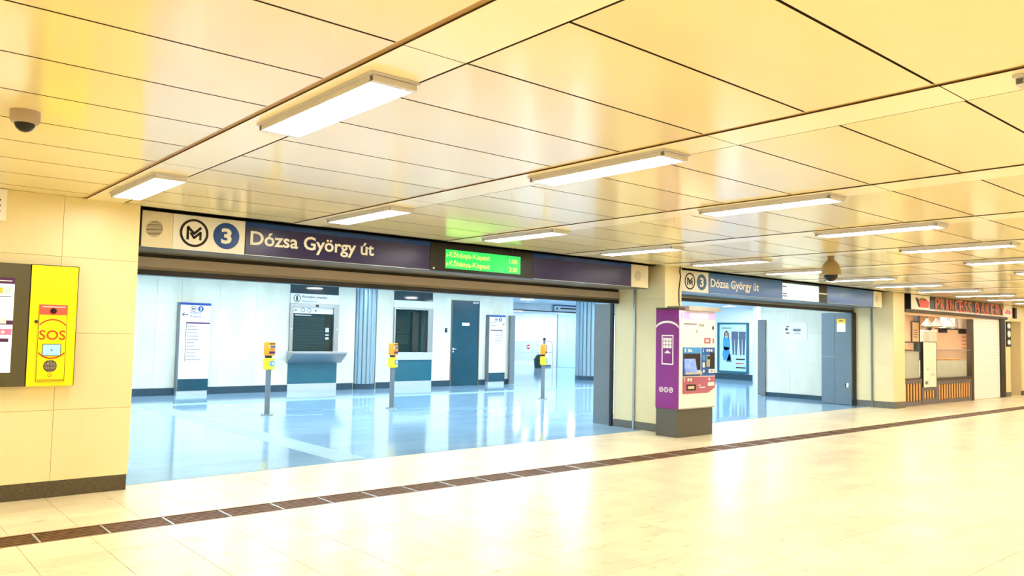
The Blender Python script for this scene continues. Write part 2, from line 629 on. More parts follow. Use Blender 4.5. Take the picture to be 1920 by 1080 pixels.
wall = struct(box('wall_middle', 'joint', None, 10.42, 10.82, 8.27, 9.35, 0, 3.0), 'cream marble pillar between the two station gates', 'wall')
clad(wall, 'marble', 'x', 10.4, [8.27, 8.89, 9.35], [.13, 2.2, H])
clad(wall, 'marble', 'y', 8.25, [10.4, 10.84], [.13, .785, 1.487, 2.187, H])
clad(wall, 'marble', 'x', 10.82, [8.27, 9.35], [.13, H])
struct(box('baseboard_middle', 'ggranite', None, 10.395, 10.845, 8.245, 9.36, 0, .128, .003), 'grey granite baseboard around the middle pillar', 'baseboard')

wall = struct(box('wall_right', 'joint', None, 19.02, 19.60, 8.32, 9.35, 0, 3.0), 'cream marble pillar between the far gate and the bakery', 'wall')
clad(wall, 'marble', 'x', 19.0, [8.32, 8.81, 9.35], [.15, 1.0, 2.2, H])
clad(wall, 'marble', 'y', 8.3, [19.0, 19.60], [.15, 1.1, 2.0, H])
struct(box('baseboard_right', 'ggranite', None, 18.99, 19.605, 8.29, 9.36, 0, .148, .003), 'grey granite baseboard around the pillar beside the bakery', 'baseboard')

struct(box('wall_back', 'plaster', None, -5, 36, -5.2, -5, 0, 3.0), 'cream wall of the hall behind the viewer', 'wall')
struct(box('wall_hall_end', 'plaster', None, 36, 36.2, -5, 9.6, 0, 3.0), 'cream wall closing the far end of the hall', 'wall')
struct(box('wall_hall_start', 'plaster', None, -5.2, -5, -5, 9.6, 0, 3.0), 'cream wall closing the near end of the hall', 'wall')

# lintels over the gates with the shutter rails
for n, (xa, xb, lab) in enumerate(((2.2, 10.42, 'first'), (10.82, 19.02, 'second'))):
    lt = struct(box('trim_%d' % (n + 1), 'dsteel' if n == 0 else 'bluegate', None, xa, xb, 8.62, 9.32, 2.375, 3.0), 'bronze lintel box above the %s gate opening' % ('wide near' if n == 0 else 'far'), 'lintel')
    if n == 0:
        box('soffit_line', 'black', lt, xa, xb, 9.27, 9.32, 2.335, 2.374)
        box('rail', 'tan', lt, xa, xb, 9.25, 9.36, 2.225, 2.334, .004)
        box('rail_lip', 'dsteel', lt, xa, xb, 9.255, 9.36, 2.196, 2.224)
        box('shutter_slot', 'black', lt, xa, xb, 9.262, 9.42, 2.135, 2.195)
    else:
        box('rail', 'bluegate', lt, xa, xb, 9.25, 9.36, 2.334, 2.374, .003)
        box('rail_lip', 'silver', lt, xa, xb, 9.252, 9.36, 2.326, 2.333)
        box('shutter_slot', 'black', lt, xa, xb, 9.262, 9.42, 2.262, 2.325)
struct(box('trim_4', 'black', None, 2.2, 36, 8.29, 8.615, 2.762, 2.818), 'black strip standing in for the shade where the ceiling ends above the signs', 'trim')  # solid black box painted in as the shade above the signs

# ------------------------------------------------------------------ station concourse shell
struct(box('ceiling', 'swhite', None, 1.2, 28, 9.36, 34, 2.8, 3.0), 'plain white ceiling of the station concourse', 'ceiling')
SY = 19.05
bw = G()
for a, b in ((1.2, 8.84), (10.22, 10.74), (11.41, 11.95), (13.28, 13.95)):
    bw.box(a, b, SY + .02, SY + .5, 0, 2.8)
bw.box(15.02, 16.2, SY + .02, SY + .5, 0, 2.8)
bw.box(10.74, 11.41, SY + .45, SY + .5, 0, 2.8)
bw.box(8.84, 10.22, SY + .45, SY + .6, 0, 2.8).box(11.95, 13.28, SY + .45, SY + .6, 0, 2.8).box(13.95, 15.02, SY + .3, SY + .5, 0, 2.8)
bw.box(13.95, 15.02, SY + .02, SY + .3, 2.56, 2.8)
wall = struct(bw.build('wall_concourse', 'sjoint'), 'pale marble back wall of the concourse with windows and a door', 'wall')
SZ = [.17, .82, 1.47, 2.12, 2.8]
clad(wall, 'smarble', 'y', SY, frange(1.2, 6.15, 1.1) + frange(6.15, 8.84, .9)[1:], SZ)
for a, b in ((10.22, 10.74), (11.41, 11.95), (13.28, 13.95), (15.02, 16.2)):
    clad(wall, 'smarble', 'y', SY, frange(a, b, .95), SZ)
clad(wall, 'smarble', 'y', SY, [13.95, 15.02], [2.56, 2.8])
bb = G()
for a, b in ((1.2, 8.84), (10.22, 10.7), (11.45, 11.95), (13.28, 13.95), (15.02, 16.21)):
    bb.box(a, b, SY - .012, SY + .02, 0, .168)
struct(bb.build('baseboard_concourse', 'sgranite'), 'dark teal baseboard along the concourse back wall', 'baseboard')
struct(box('wall_concourse_left', 'swhite', None, 1.0, 1.2, 9.36, 34, 0, 3.0), 'white side wall at the left end of the concourse', 'wall')
struct(box('wall_concourse_far', 'swhite', None, 1.2, 28, 34, 34.2, 0, 3.0), 'white wall at the far depth of the concourse', 'wall')
struct(box('wall_passage_side', 'swhite', None, 16.2, 16.4, SY + .02, 30, 0, 2.8), 'white wall turning into the passage past the line board', 'wall')
w = struct(box('wall_passage_right', 'swhite', None, 27.5, 27.7, 22.9, 34, 0, 3.0), 'bright white wall at the end of the passage', 'wall')
struct(box('wall_poster', 'swhite', None, 26.52, 26.75, 16.7, 22.9, 0, 3.0), 'white wall carrying the illuminated poster', 'wall')
struct(box('baseboard_poster', 'sgranite', None, 26.49, 26.53, 16.7, 22.9, 0, .22), 'blue grey baseboard under the poster wall', 'baseboard')
w = G().prism([(20.0, 12.4), (20.25, 12.25), (26.75, 16.55), (26.52, 16.85)], 0, 3.0, 'z').build('wall_diagonal', 'swhite')
struct(w, 'white slanted wall between the poster and the grey gate leaf', 'wall')
w = struct(box('wall_gate_side', 'sjoint', None, 19.77, 20.0, 9.35, 12.3, 0, 2.8), 'pale marble side wall inside the far gate', 'wall')
clad(w, 'smarble', 'x', 19.75, [9.4, 10.5, 11.4, 12.3], [.115, .95, 1.75, 2.35, 2.8])
g = G()
for a, b in ((9.4, 10.9), (10.905, 11.7), (11.705, 12.1)): g.box(19.735, 19.77, a, b, 0, .113)
struct(g.build('baseboard_gate_side', 'sgranite'), 'dark teal baseboard inside the far gate', 'baseboard')

# lintel beam over the passage and its hanging direction sign
bm_ = struct(box('trim_3', 'lightpanel', None, 16.4, 27.5, 22.85, 23.1, 2.53, 2.8), 'pale beam over the passage', 'beam')
box('beam_lip', 'ink', bm_, 16.4, 27.5, 22.83, 23.1, 2.50, 2.53)
t = thing('direction_sign', 'small white hanging direction sign on the passage beam', 'sign', (22.5, 22.78, 2.53))
box('panel', 'lightpanel', t, 21.75, 23.4, 22.74, 22.82, 2.55, 2.74)
box('sign_top', 'disc', t, 21.75, 23.4, 22.735, 22.82, 2.741, 2.775)
box('pictogram', 'ink', t, 21.83, 21.9, 22.733, 22.739, 2.60, 2.68)
print_bar('ink', t, 'y', 22.735, 22.05, 23.0, 2.60, 2.70)

# ------------------------------------------------------------------ lamps
ORD = ['first', 'second', 'third', 'fourth', 'fifth', 'sixth', 'seventh', 'eighth', 'ninth', 'tenth', 'eleventh', 'twelfth', 'thirteenth', 'fourteenth']


def lamp_parts(x0, x1, y0, y1, root):
    z1 = H - .005
    g = G()
    g.box(x0 - .012, x1 + .012, y0 - .012, y1 + .012, z1 - .012, z1)
    g.box(x0, x0 + .006, y0, y1, z1 - .042, z1 - .012).box(x1 - .006, x1, y0, y1, z1 - .042, z1 - .012)
    out = [g.build('housing', 'lampmetal', root)]
    out.append(box('end_cap', 'lampmetal', root, x0, x1, y0 - .004, y0 + .03, z1 - .043, z1 - .013, .003))
    out.append(box('end_cap', 'lampmetal', root, x0, x1, y1 - .03, y1 + .004, z1 - .043, z1 - .013, .003))
    out.append(box('diffuser', 'hall_lamp', root, x0 + .008, x1 - .008, y0 + .032, y1 - .032, z1 - .041, z1 - .02))
    return out


proto = None
LY = [(-3.33, 'x'), (-.1, 'x'), (3.13, 'far'), (6.36, 'near')]
for i in range(-3, 16):
    for ly, kind in LY:
        x0 = SX(i) + .075
        loc = Vector((x0 + .12, ly + .635, H))
        if 0 <= i <= 13 and kind != 'x':
            if kind == 'near': lab = 'long ceiling lamp nearest the gates in the %s lamp strip from the left wall' % ORD[i]
            else: lab = 'long ceiling lamp farther from the gates in the %s lamp strip from the left wall' % ORD[i]
            grp = 'long fluorescent ceiling lamps of the hall'
        elif i == 1 and ly == -.1:
            lab, grp = 'ceiling lamp just cut by the right picture edge under the upper ceiling', 'long fluorescent ceiling lamps of the hall'
        else:
            lab, grp = 'long ceiling lamp of the hall outside the picture', 'hall lamps outside the picture'
        r = thing('ceiling_lamp', lab, 'lamp', loc, grp)
        if proto is None:
            proto = (lamp_parts(x0, x0 + .24, ly, ly + 1.27, r), loc)
        else:
            for p in proto[0]:
                link(bpy.data.objects.new(p.name.split('.')[0], p.data), r, wl(p) - proto[1] + loc)

dl = None
spots = [(21.5, 15.9), (25.2, 17.0)]
others = [(x, y) for x in (3.2, 5.6, 8.0, 10.4, 12.8, 15.2, 17.6) for y in (10.6, 12.8, 15.0, 17.3)] + [(21.0, 14.2), (22.6, 15.0), (21.5, 17.5), (23.8, 19.5), (25.4, 21.0)] + \
    [(18, y) for y in (20.2, 24.5, 27.5, 31)] + [(22, y) for y in (24.5, 27.5, 31)] + [(26.3, y) for y in (24.2, 26.2, 28.2, 30.2, 32.2)] + [(24.3, y) for y in (26.2, 30.2)]  # unseen downlights near the poster and passage are added to brighten their walls
for n, (x, y) in enumerate(spots + others):
    loc = Vector((x, y, 2.8))
    lab = ['round ceiling downlight seen through the far gate, nearer the ticket machine', 'round ceiling downlight seen through the far gate, above the poster'][n] if n < 2 else 'unseen round concourse downlight, extra ones added to brighten far walls'
    r = thing('downlight', lab, 'lamp', loc, 'round downlights of the concourse')
    if dl is None:
        a = G().lathe((x, y, 2.8), [(.26, 0), (.26, -.025), (.225, -.03), (.225, 0)]).build('rim', 'white', r, True)
        b = G().cyl((x, y, 2.770), .222, .02, seg=14).build('diffuser', 'station_lamp', r)
        dl = (a, b, loc)
    else:
        for p in dl[:2]:
            link(bpy.data.objects.new(p.name.split('.')[0], p.data), r, wl(p) - dl[2] + loc)


# ------------------------------------------------------------------ station name signs
def grille(parent, cx, cz, r, y, m='grey'):
    g = G()
    n = 12
    for k in range(n):
        dz = -r + (k + .5) * 2 * r / n
        h = math.sqrt(r * r - dz * dz)
        tilt = .12
        g.prism([(cx - h, cz + dz - tilt * h), (cx + h, cz + dz + tilt * h), (cx + h, cz + dz + tilt * h + r * .075), (cx - h, cz + dz - tilt * h + r * .075)], y - .003, y, 'y')
    return g.build('speaker_grille', m, parent)


def metro_logo(parent, plane, a, cu, cz, R, mring='ink', sgn=1, face='paper'):
    t = .0025
    G().ring(cu, cz, R * .83, R, a - t, a, plane).build('metro_ring', mring, parent)
    s = R / .15
    P = lambda L: [(cu + sgn * x * s, cz + z * s) for x, z in L]
    g = G()
    g.stroke(P([(-.066, -.066), (-.066, .058), (0, -.006), (.066, .058)]), .026 * s, a - t, a, plane)
    g.stroke(P([(-.034, -.004), (0, -.052), (.066, .010), (.066, -.066)]), .024 * s, a - t, a, plane)
    g.build('metro_m', mring, parent)


def name_sign(dx, label, stripe, panel, dsc, near):
    X = lambda v: v + dx
    y = 8.45
    z0, z1 = 2.368, 2.735
    t = thing('station_name_sign', label, 'sign', (X(6.2), 8.5, z0))
    box('housing', 'black', t, X(2.3), X(10.2), y + .012, 8.6, z0 + .002, z1 + .012)
    for a, b, cx in ((2.305, 2.605, 2.425), (9.775, 10.195, 9.93)):
        p = box('speaker_panel', 'cream', t, X(a), X(b), y - .01, y + .01, z0, z1, .003)
        grille(p, X(cx), 2.552, .082, y - .011, 'olive' if a < 5 else 'kgrey')
    p = box('logo_panel', 'paper', t, X(2.61), X(3.37), y, y + .01, z0, z1, .002)
    metro_logo(p, 'y', y - .0005, X(2.825), 2.552, .148)
    G().disc(X(3.165), 2.553, .142, y - .003, y - .0005).build('line_disc', dsc, p)
    text('3', 'paper', p, 'y', y - .005, X(3.108), X(3.222), 2.468, 2.636, .035, name='line_number')
    for a, b, nm in ((3.375, 5.825, 'name_panel'), (7.635, 9.77, 'blank_panel')):
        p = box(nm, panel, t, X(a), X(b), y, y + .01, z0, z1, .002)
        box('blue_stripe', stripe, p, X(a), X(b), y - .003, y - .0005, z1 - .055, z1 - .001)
        box('bottom_trim', 'silver', p, X(a), X(b), y - .004, y - .0005, z0, z0 + .006)
        if nm == 'name_panel':
            text('Dózsa György út', 'paper', p, 'y', y - .004, X(3.43), X(4.99), 2.436, 2.64, .022)
    d = box('display', 'black', t, X(5.83), X(7.63), y - .004, y + .01, z0, z1, .002)
    if near:
        box('screen', 'led', d, X(6.07), X(7.38), y - .008, y - .0045, 2.412, 2.662)
        for zz, tm in ((2.555, '1:00'), (2.438, '3:30')):
            text('Kőbánya-Kispest', 'ledtext', d, 'y', y - .010, X(6.13), X(6.82), zz - .014, zz + .085, .01)
            text(tm, 'ledtext', d, 'y', y - .010, X(7.17), X(7.32), zz - .004, zz + .062, .01)
            G().prism([(X(6.085), zz), (X(6.115), zz + .03), (X(6.085), zz + .06)], y - .0105, y - .0085).build('arrow_mark', 'ledtext', d)
        G().cyl((X(5.885), y - .008, 2.40), .014, .004, 'y', 12).build('status_dot', 'paper', d)
    else:
        box('screen', 'screen_reflection', d, X(5.835), X(7.27), y - .008, y - .0045, 2.374, 2.70)  # dark glass display; reflected ceiling light is put in as a pale glow
        box('screen_band', 'tealp', d, X(6.1), X(7.27), y - .008, y - .0045, 2.701, 2.725)
        for zz in (2.43, 2.475, 2.62):
            box('row_mark', 'jeans', d, X(5.84), X(6.0), y - .010, y - .0085, zz, zz + .022)
        box('reflector_bar', 'paper', d, X(7.28), X(7.62), y - .009, y - .0045, 2.545, 2.57)
    return t


name_sign(0, 'station name sign with green departure display over the near gate', 'blue', 'navy', 'disc', True)
name_sign(8.51, 'blue station name sign with reflection painted on its display over the far gate', 'blue2', 'navy_reflect', 'disc2', False)
g = G().tube([(7.15, 8.36, H), (7.15, 8.36, H - .09)], .008)
tag(g.build('ceiling_hook', 'ink'), 'small dark hook hanging from the ceiling above the green display', 'hook')

# ------------------------------------------------------------------ gate leaves and guides
t = thing('gate_leaf', 'grey folded gate leaf behind the middle pillar with white round button', 'gate', (10.42, 9.6, 0))
box('leaf', 'greygate', t, 10.385, 10.45, 9.43, 9.83, .012, 2.134, .004)
G().cyl((10.386, 9.485, .463), .026, -.012, 'x', 20).build('button', 'paper', t)
g = G().box(10.36, 10.398, 9.365, 9.40, 0, 2.2).box(10.36, 10.41, 9.402, 9.425, 0, 2.2)
tag(g.build('shutter_guide', 'ink'), 'black shutter guide rail beside the grey gate leaf on the middle pillar', 'rail')
o = box('shutter_guide', 'steel', None, 10.372, 10.398, 8.87, 8.91, 0, 2.37, .003)
tag(o, 'steel guide rail down the side of the middle pillar under the speaker', 'rail')
o = box('shutter_guide', 'greygate', None, 18.97, 18.998, 8.79, 8.83, 0, 2.37, .003)
tag(o, 'grey guide rail down the side of the bakery pillar', 'rail')
o = box('shutter_guide', 'ink', None, 18.94, 18.998, 9.20, 9.255, 0, 2.262, .003)
tag(o, 'black guide rail beside the blue grey folding gate', 'rail')

t = thing('folding_gate', 'blue grey folding gate panels inside the far gate with a yellow notice', 'gate', (18.93, 9.65, 0))
for a, b, z0, z1 in ((9.275, 9.695, .012, 2.26), (9.70, 10.04, .012, 1.17), (9.70, 10.04, 1.176, 2.26)):
    box('gate_panel', 'bluegate', t, 18.9, 18.95, a, b, z0, z1, .004)
p = box('intercom', 'paper', t, 18.885, 18.899, 9.345, 9.40, .43, .54, .003)
box('intercom_grip', 'ink', p, 18.875, 18.884, 9.405, 9.425, .43, .53)
t2 = thing('notice', 'white notice with yellow top taped on the folding gate', 'notice', (18.895, 9.53, 1.95))
box('sheet', 'paper', t2, 18.894, 18.899, 9.42, 9.64, 1.79, 2.0)
box('header', 'signyellow', t2, 18.892, 18.899, 9.42, 9.64, 2.0, 2.11)
box('header_mark', 'brown', t2, 18.890, 18.8915, 9.48, 9.58, 2.05, 2.075)

t = thing('gate_leaf', 'narrow grey gate leaf end at the slanted white wall', 'gate', (19.9, 12.25, 0))
box('leaf', 'greygate', t, 19.70, 19.76, 12.12, 12.36, .012, 2.11, .004)
box('edge_strip', 'ink', t, 19.76, 19.768, 12.12, 12.30, .012, 2.11)
t = thing('gate_leaf', 'narrow dark grey gate leaf at the passage corner', 'gate', (16.3, 19.0, 0))
box('leaf', 'greygate', t, 16.19, 16.38, 18.93, 19.01, .012, 2.16, .004)
box('hinge', 'ink', t, 16.381, 16.39, 18.95, 19.0, .5, .62)

t = thing('wall_board', 'white information board on the marble side wall inside the far gate', 'sign', (19.74, 11.2, 1.8))
box('board', 'paper', t, 19.735, 19.748, 10.9, 11.56, 1.58, 2.04, .004)
for ya, yb, za, zb in ((11.42, 11.50, 1.91, 1.94), (11.45, 11.53, 1.83, 1.88), (11.40, 11.52, 1.74, 1.765)):
    box('print_mark', 'ink', t, 19.732, 19.7345, ya, yb, za, zb)
box('print_field', 'grey', t, 19.732, 19.7345, 11.08, 11.30, 1.80, 1.87)
box('print_line', 'grey', t, 19.732, 19.7345, 11.08, 11.28, 1.74, 1.755)

# ------------------------------------------------------------------ concourse: fluted columns
def column(cx, cy, r, label):
    t = thing('fluted_column', label, 'column', (cx, cy, 0), 'fluted columns of the concourse')
    n, seg = 18, 8
    prof = []
    for k in range(n):
        for q in range(seg):
            a = 2 * math.pi * (k + q / seg) / n
            rr = r * (.90 if q == 0 else (.985 if q in (1, seg - 1) else 1.0))
            prof.append((cx + rr * math.cos(a), cy + rr * math.sin(a)))
    G().prism(prof, .15, 2.8, 'z').build('fluted_shaft', 'colm', t)
    G().cyl((cx, cy, 0), r * 1.02, .149, seg=40).build('base', 'sgranite', t, True)


column(11.08, 19.22, .35, 'fluted metal column between the two service windows')
column(20.63, 19.85, .43, 'fluted metal column beside the grey gate leaf past the passage')

# ------------------------------------------------------------------ concourse: service counter
t = thing('service_counter', 'service window with steel frame and shelf under an information sign', 'counter', (9.53, SY + .2, 0))
y0 = SY - .01
box('top_glass', 'tealglass', t, 8.84, 10.22, y0 + .02, SY + .1, 2.515, 2.795)
p = box('header_sign', 'paper', t, 8.85, 10.22, y0 - .01, SY + .1, 2.255, 2.51, .003)
G().ring(9.02, 2.385, .082, .098, y0 - .013, y0 - .0105, 'y', 28).build('info_ring', 'ink', p)
text('i', 'ink', p, 'y', y0 - .0125, 8.995, 9.045, 2.32, 2.45, .04, name='info_letter')
text('Forgalmi ügyelet', 'ink', p, 'y', y0 - .0125, 9.17, 9.87, 2.385, 2.46, .02)
text('Assistance', 'grey', p, 'y', y0 - .0125, 9.17, 9.57, 2.295, 2.345, .01)
g = G()
g.box(8.84, 8.93, y0 - .03, SY + .1, 1.0, 2.25).box(10.08, 10.22, y0 - .03, SY + .1, 1.0, 2.25).box(8.93, 10.08, y0 - .03, SY + .1, 2.165, 2.25)
p = g.build('window_frame', 'steel', t)
for x in (8.885, 10.17): G().cyl((x, y0 - .038, 1.6), .02, .008, 'y', 12).build('bolt', 'paper', p)
box('camera_stub', 'ink', p, 9.55, 9.62, y0 - .06, y0 - .031, 2.18, 2.235, .004)
p = box('pictogram_strip', 'paper', t, 8.93, 10.08, SY + .03, SY + .05, 2.0, 2.164)
for x in (9.22, 9.40): G().ring(x, 2.085, .042, .055, SY + .026, SY + .0295, 'y', 20).build('pictogram', 'tealp', p)
for x in (9.02, 9.58): box('pictogram', 'grey', p, x - .03, x + .03, SY + .026, SY + .0295, 2.06, 2.10)
for k in range(12):
    shared_box('shutter_slat', 'shutterteal', t, 8.93, 9.88, SY + .07, SY + .085, 1.03 + k * .081, 1.03 + k * .081 + .074, .006)
box('window_post', 'tealglass', t, 9.881, 10.08, SY + .06, SY + .12, 1.0, 2.0)
for zz, hh in ((1.52, .12), (1.43, .04), (1.33, .06)): box('notice_card', 'paper', t, 9.89, 9.99, SY + .052, SY + .058, zz, zz + hh)
box('shutter_back', 'tealglass', t, 8.93, 9.88, SY + .09, SY + .12, 1.0, 2.0)
box('glass_pane', 'glass', t, 8.93, 10.08, SY + .02, SY + .028, 1.0, 1.998)
print_bar('lightpanel', t, 'y', SY + .0185, 9.0, 9.45, 1.93, 1.98)
g = G().prism([(SY - .35, 1.0), (SY - .35, .965), (SY - .02, .72), (SY, .72), (SY, 1.0)], 8.80, 10.33, 'x')
p = g.build('shelf', 'steel', t)
box('shelf_top', 'lightpanel', p, 8.79, 10.34, SY - .36, SY, 1.001, 1.02, .003)
box('lower_panel', 'tealp', t, 8.84, 10.22, y0 - .005, SY + .05, .19, .719, .003)
box('plinth', 'lightpanel', t, 8.84, 10.22, y0 - .008, SY + .05, 0, .188, .003)

t = thing('service_window', 'dark glazed service window beside the teal door', 'window', (12.6, SY + .2, 0))
box('top_glass', 'tealglass', t, 11.95, 13.28, y0 + .02, SY + .1, 2.475, 2.795)
box('header_panel', 'swhite', t, 11.95, 13.28, y0, SY + .1, 2.265, 2.47, .003)
g = G()
g.box(11.95, 12.0, y0 - .03, SY + .1, 1.0, 2.26).box(13.10, 13.28, y0 - .03, SY + .1, 1.0, 2.26).box(12.0, 13.10, y0 - .03, SY + .1, 2.215, 2.26)
g.build('window_frame', 'steel', t)
box('glass_pane', 'glass', t, 12.0, 13.10, SY + .02, SY + .028, 1.0, 2.214)
box('dark_interior', 'tealglass', t, 12.0, 13.10, SY + .30, SY + .34, 1.0, 2.214)
box('curtain_strip', 'brown', t, 12.75, 12.95, SY + .22, SY + .25, 1.0, 2.15)
for k in range(6): shared_box('blind_slat', 'shutterteal', t, 12.05, 12.62, SY + .24, SY + .255, 1.25 + k * .07, 1.25 + k * .07 + .02)
box('sill_panel', 'lightpanel', t, 11.95, 13.28, y0 - .04, SY + .05, .785, .998, .004)
box('lower_panel', 'tealp', t, 11.95, 13.28, y0 - .005, SY + .05, .185, .783, .003)
box('plinth', 'lightpanel', t, 11.95, 13.28, y0 - .008, SY + .05, 0, .183, .003)

d = thing('door_1', 'tall dark teal door with white nameplate in the concourse back wall', 'door', (14.48, SY + .1, 0))
tag(d, kind='structure')
box('door_slab', 'teal', d, 13.98, 14.99, SY - .005, SY + .05, .005, 2.545, .004)
g = G().box(13.95, 13.978, SY - .02, SY + .1, 0, 2.56).box(14.992, 15.02, SY - .02, SY + .1, 0, 2.56).box(13.978, 14.992, SY - .02, SY + .1, 2.547, 2.56)
g.build('door_frame', 'dsteel', d)
box('nameplate', 'paper', d, 14.36, 14.64, SY - .012, SY - .0055, 1.80, 1.89)
h = G().cyl((14.04, SY - .03, 1.10), .03, .024, 'y', 16).cyl((14.04, SY - .03, 1.02), .022, .024, 'y', 16).build('lock_plate', 'paper', d)
box('door_handle', 'paper', h, 14.03, 14.13, SY - .06, SY - .042, 1.09, 1.108, .004)
box('door_closer', 'silver', d, 14.75, 14.98, SY - .03, SY - .0055, 2.48, 2.53, .003)
o = thing('card_reader', 'small black card reader on the wall left of the teal door', 'card reader', (13.77, SY, 1.6))
box('body', 'ink', o, 13.735, 13.805, SY - .03, SY - .001, 1.585, 1.715, .005)
box('key_area', 'grey', o, 13.75, 13.79, SY - .033, SY - .0305, 1.67, 1.70)

# line boards (totems)
def line_board(x0, x1, label, arrow_left, lines):
    t = thing('line_board', label, 'sign', ((x0 + x1) / 2, SY - .1, 0))
    ya = SY - .16
    box('frame', 'greygate', t, x0, x1, ya, SY - .013, 0.1, 2.155, .005)
    box('top_stripe', 'disc', t, x0 + .01, x1, ya - .006, ya - .0005, 2.10, 2.15)
    p = box('face', 'paper', t, x0 + .035, x1, ya - .005, ya - .0005, .38, 2.098)
    w = x1 - x0
    cx = x0 + w * .56
    yf = ya - .0055
    metro_logo(p, 'y', yf, cx - .085, 2.015, .065)
    G().disc(cx + .085, 2.015, .065, yf - .0025, yf).build('line_disc', 'disc', p)
    text('3', 'paper', p, 'y', yf - .003, cx + .06, cx + .11, 1.975, 2.055, .03, name='line_number')
    s = 1 if arrow_left else -1
    ax = x0 + (.15 if arrow_left else w - .12)
    g = G().stroke([(ax - .07 * s, 1.875), (ax + .06 * s, 1.875)], .014, yf - .002, yf).stroke([(ax - .025 * s, 1.92), (ax - .07 * s, 1.875), (ax - .025 * s, 1.83)], .014, yf - .002, yf)
    g.build('arrow_mark', 'ink', p)
    tx = x0 + (.26 if arrow_left else .07)
    for s_, zz in zip(lines, (1.89, 1.80)):
        text(s_, 'disc', p, 'y', yf - .001, tx, tx + .035 * len(s_), zz, zz + .06, .015)
    lx = x0 + (.17 if arrow_left else .08)
    box('list_header', 'dpurple', p, lx, x1 - (0.01 if arrow_left else .12), yf - .002, yf, 1.665, 1.70)
    vx = lx if arrow_left else x1 - .14
    box('line_mark', 'ink', p, vx, vx + .012, yf - .002, yf, .78 if arrow_left else 1.25, 1.66)
    n = 11 if arrow_left else 5
    g = G()
    rr = random.Random(3)
    for k in range(n):
        zz = 1.60 - k * .078
        l = rr.uniform(.16, .34)
        if arrow_left: g.box(vx + .03, vx + .03 + l, yf - .0015, yf, zz, zz + .016)
        else: g.box(vx - .03 - l, vx - .03, yf - .0015, yf, zz, zz + .016)
    tag(g.build('station_list_print', 'grey', p), kind='stuff')
    box('lower_panel', 'teal', t, x0 + .035, x1, ya - .005, ya - .0005, .11, .378)
    box('plinth', 'lightpanel', t, x0 + .02, x1 - .01, ya + .01, SY - .013, 0, .098)


line_board(6.05, 6.78, 'tall white line board with left arrow on the concourse wall', True, ['Kőbánya', 'Kispest'])
line_board(15.27, 15.94, 'tall white line board with right arrow beside the teal door', False, ['Újpest', 'központ'])


# ticket validators
def validator(x, y, label, ang, mark):
    t = thing('ticket_validator', label, 'ticket validator', (x, y, 0), 'yellow ticket validators on posts')
    c = (x, y, 0)
    g = G().cyl((x, y, .003), .115, .014, seg=28)
    b = g.build('base_plate', 'steel', t, True)
    for k in range(4):
        a = ang + math.pi / 4 + k * math.pi / 2
        G().cyl((x + .09 * math.cos(a), y + .09 * math.sin(a), .017), .014, .018, seg=10).build('bolt', 'steel', b)
    G().cyl((x, y, .015), .048, .82, seg=24).build('pole', 'greygate', t, True)
    p = G().box(x - .095, x + .085, y - .085, y + .06, .83, 1.045, .03).rotz(c, ang).build('lower_box', 'yellow', t, True)
    G().cyl((x + .01, y - .090, .945), .055, .006, 'y', 24).rotz(c, ang).build('round_mark', 'dressblue', p)
    G().cyl((x + .02, y - .0915, .945), .025, .003, 'y', 16).rotz(c, ang).build('round_inner', 'paper', p)
    G().box(x - .05, x + .03, y - .04, y + .04, 1.03, 1.09).box(x - .09, x - .05, y - .05, y + .0, 1.05, 1.085).rotz(c, ang).build('neck', 'rubber', t)
    p = G().box(x - .085, x + .085, y - .075, y + .06, 1.085, 1.335, .022).rotz(c, ang).build('upper_box', 'orange', t, True)
    G().box(x - .055, x + .07, y - .081, y - .0755, 1.292, 1.312).rotz(c, ang).build('ticket_slot', 'brown', p)
    G().box(x - .03, x + .075, y - .080, y - .0755, 1.225, 1.268).rotz(c, ang).build('label_print', 'jeans', p)
    G().box(x - .055, x - .035, y - .080, y - .0755, 1.225, 1.268).rotz(c, ang).build('label_print', 'paper', p)
    G().box(x - .02, x + .03, y - .081, y - .0755, 1.19, 1.205).rotz(c, ang).build('slot_mark', 'red', p)
    G().box(x - .06, x + .07, y - .080, y - .0755, 1.12, 1.165).rotz(c, ang).build('label_print', 'dpurple', p)
    # pale floor mark beside the post
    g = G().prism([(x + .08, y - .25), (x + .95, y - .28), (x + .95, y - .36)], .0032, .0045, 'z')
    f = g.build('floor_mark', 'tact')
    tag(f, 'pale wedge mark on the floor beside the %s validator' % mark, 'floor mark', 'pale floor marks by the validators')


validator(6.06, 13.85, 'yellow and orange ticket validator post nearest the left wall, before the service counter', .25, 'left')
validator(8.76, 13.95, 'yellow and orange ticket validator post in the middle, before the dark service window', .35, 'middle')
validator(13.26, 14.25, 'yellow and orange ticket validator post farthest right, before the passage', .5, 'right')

# ------------------------------------------------------------------ passage: double door, barrier, bin
t = thing('door_2', 'pale blue double door on the white wall at the end of the passage', 'door', (27.48, 27.85, 0))
tag(t, kind='structure')
for a, b in ((27.22, 27.845), (27.855, 28.48)):
    p = box('door_leaf', 'skyprint', t, 27.46, 27.499, a, b, .01, 2.6, .004)
box('door_handle', 'silver', p, 27.43, 27.458, 27.87, 27.89, 1.5, 1.6, .004)
box('frame_edge', 'grey', t, 27.44, 27.499, 28.485, 28.53, 0, 2.62)

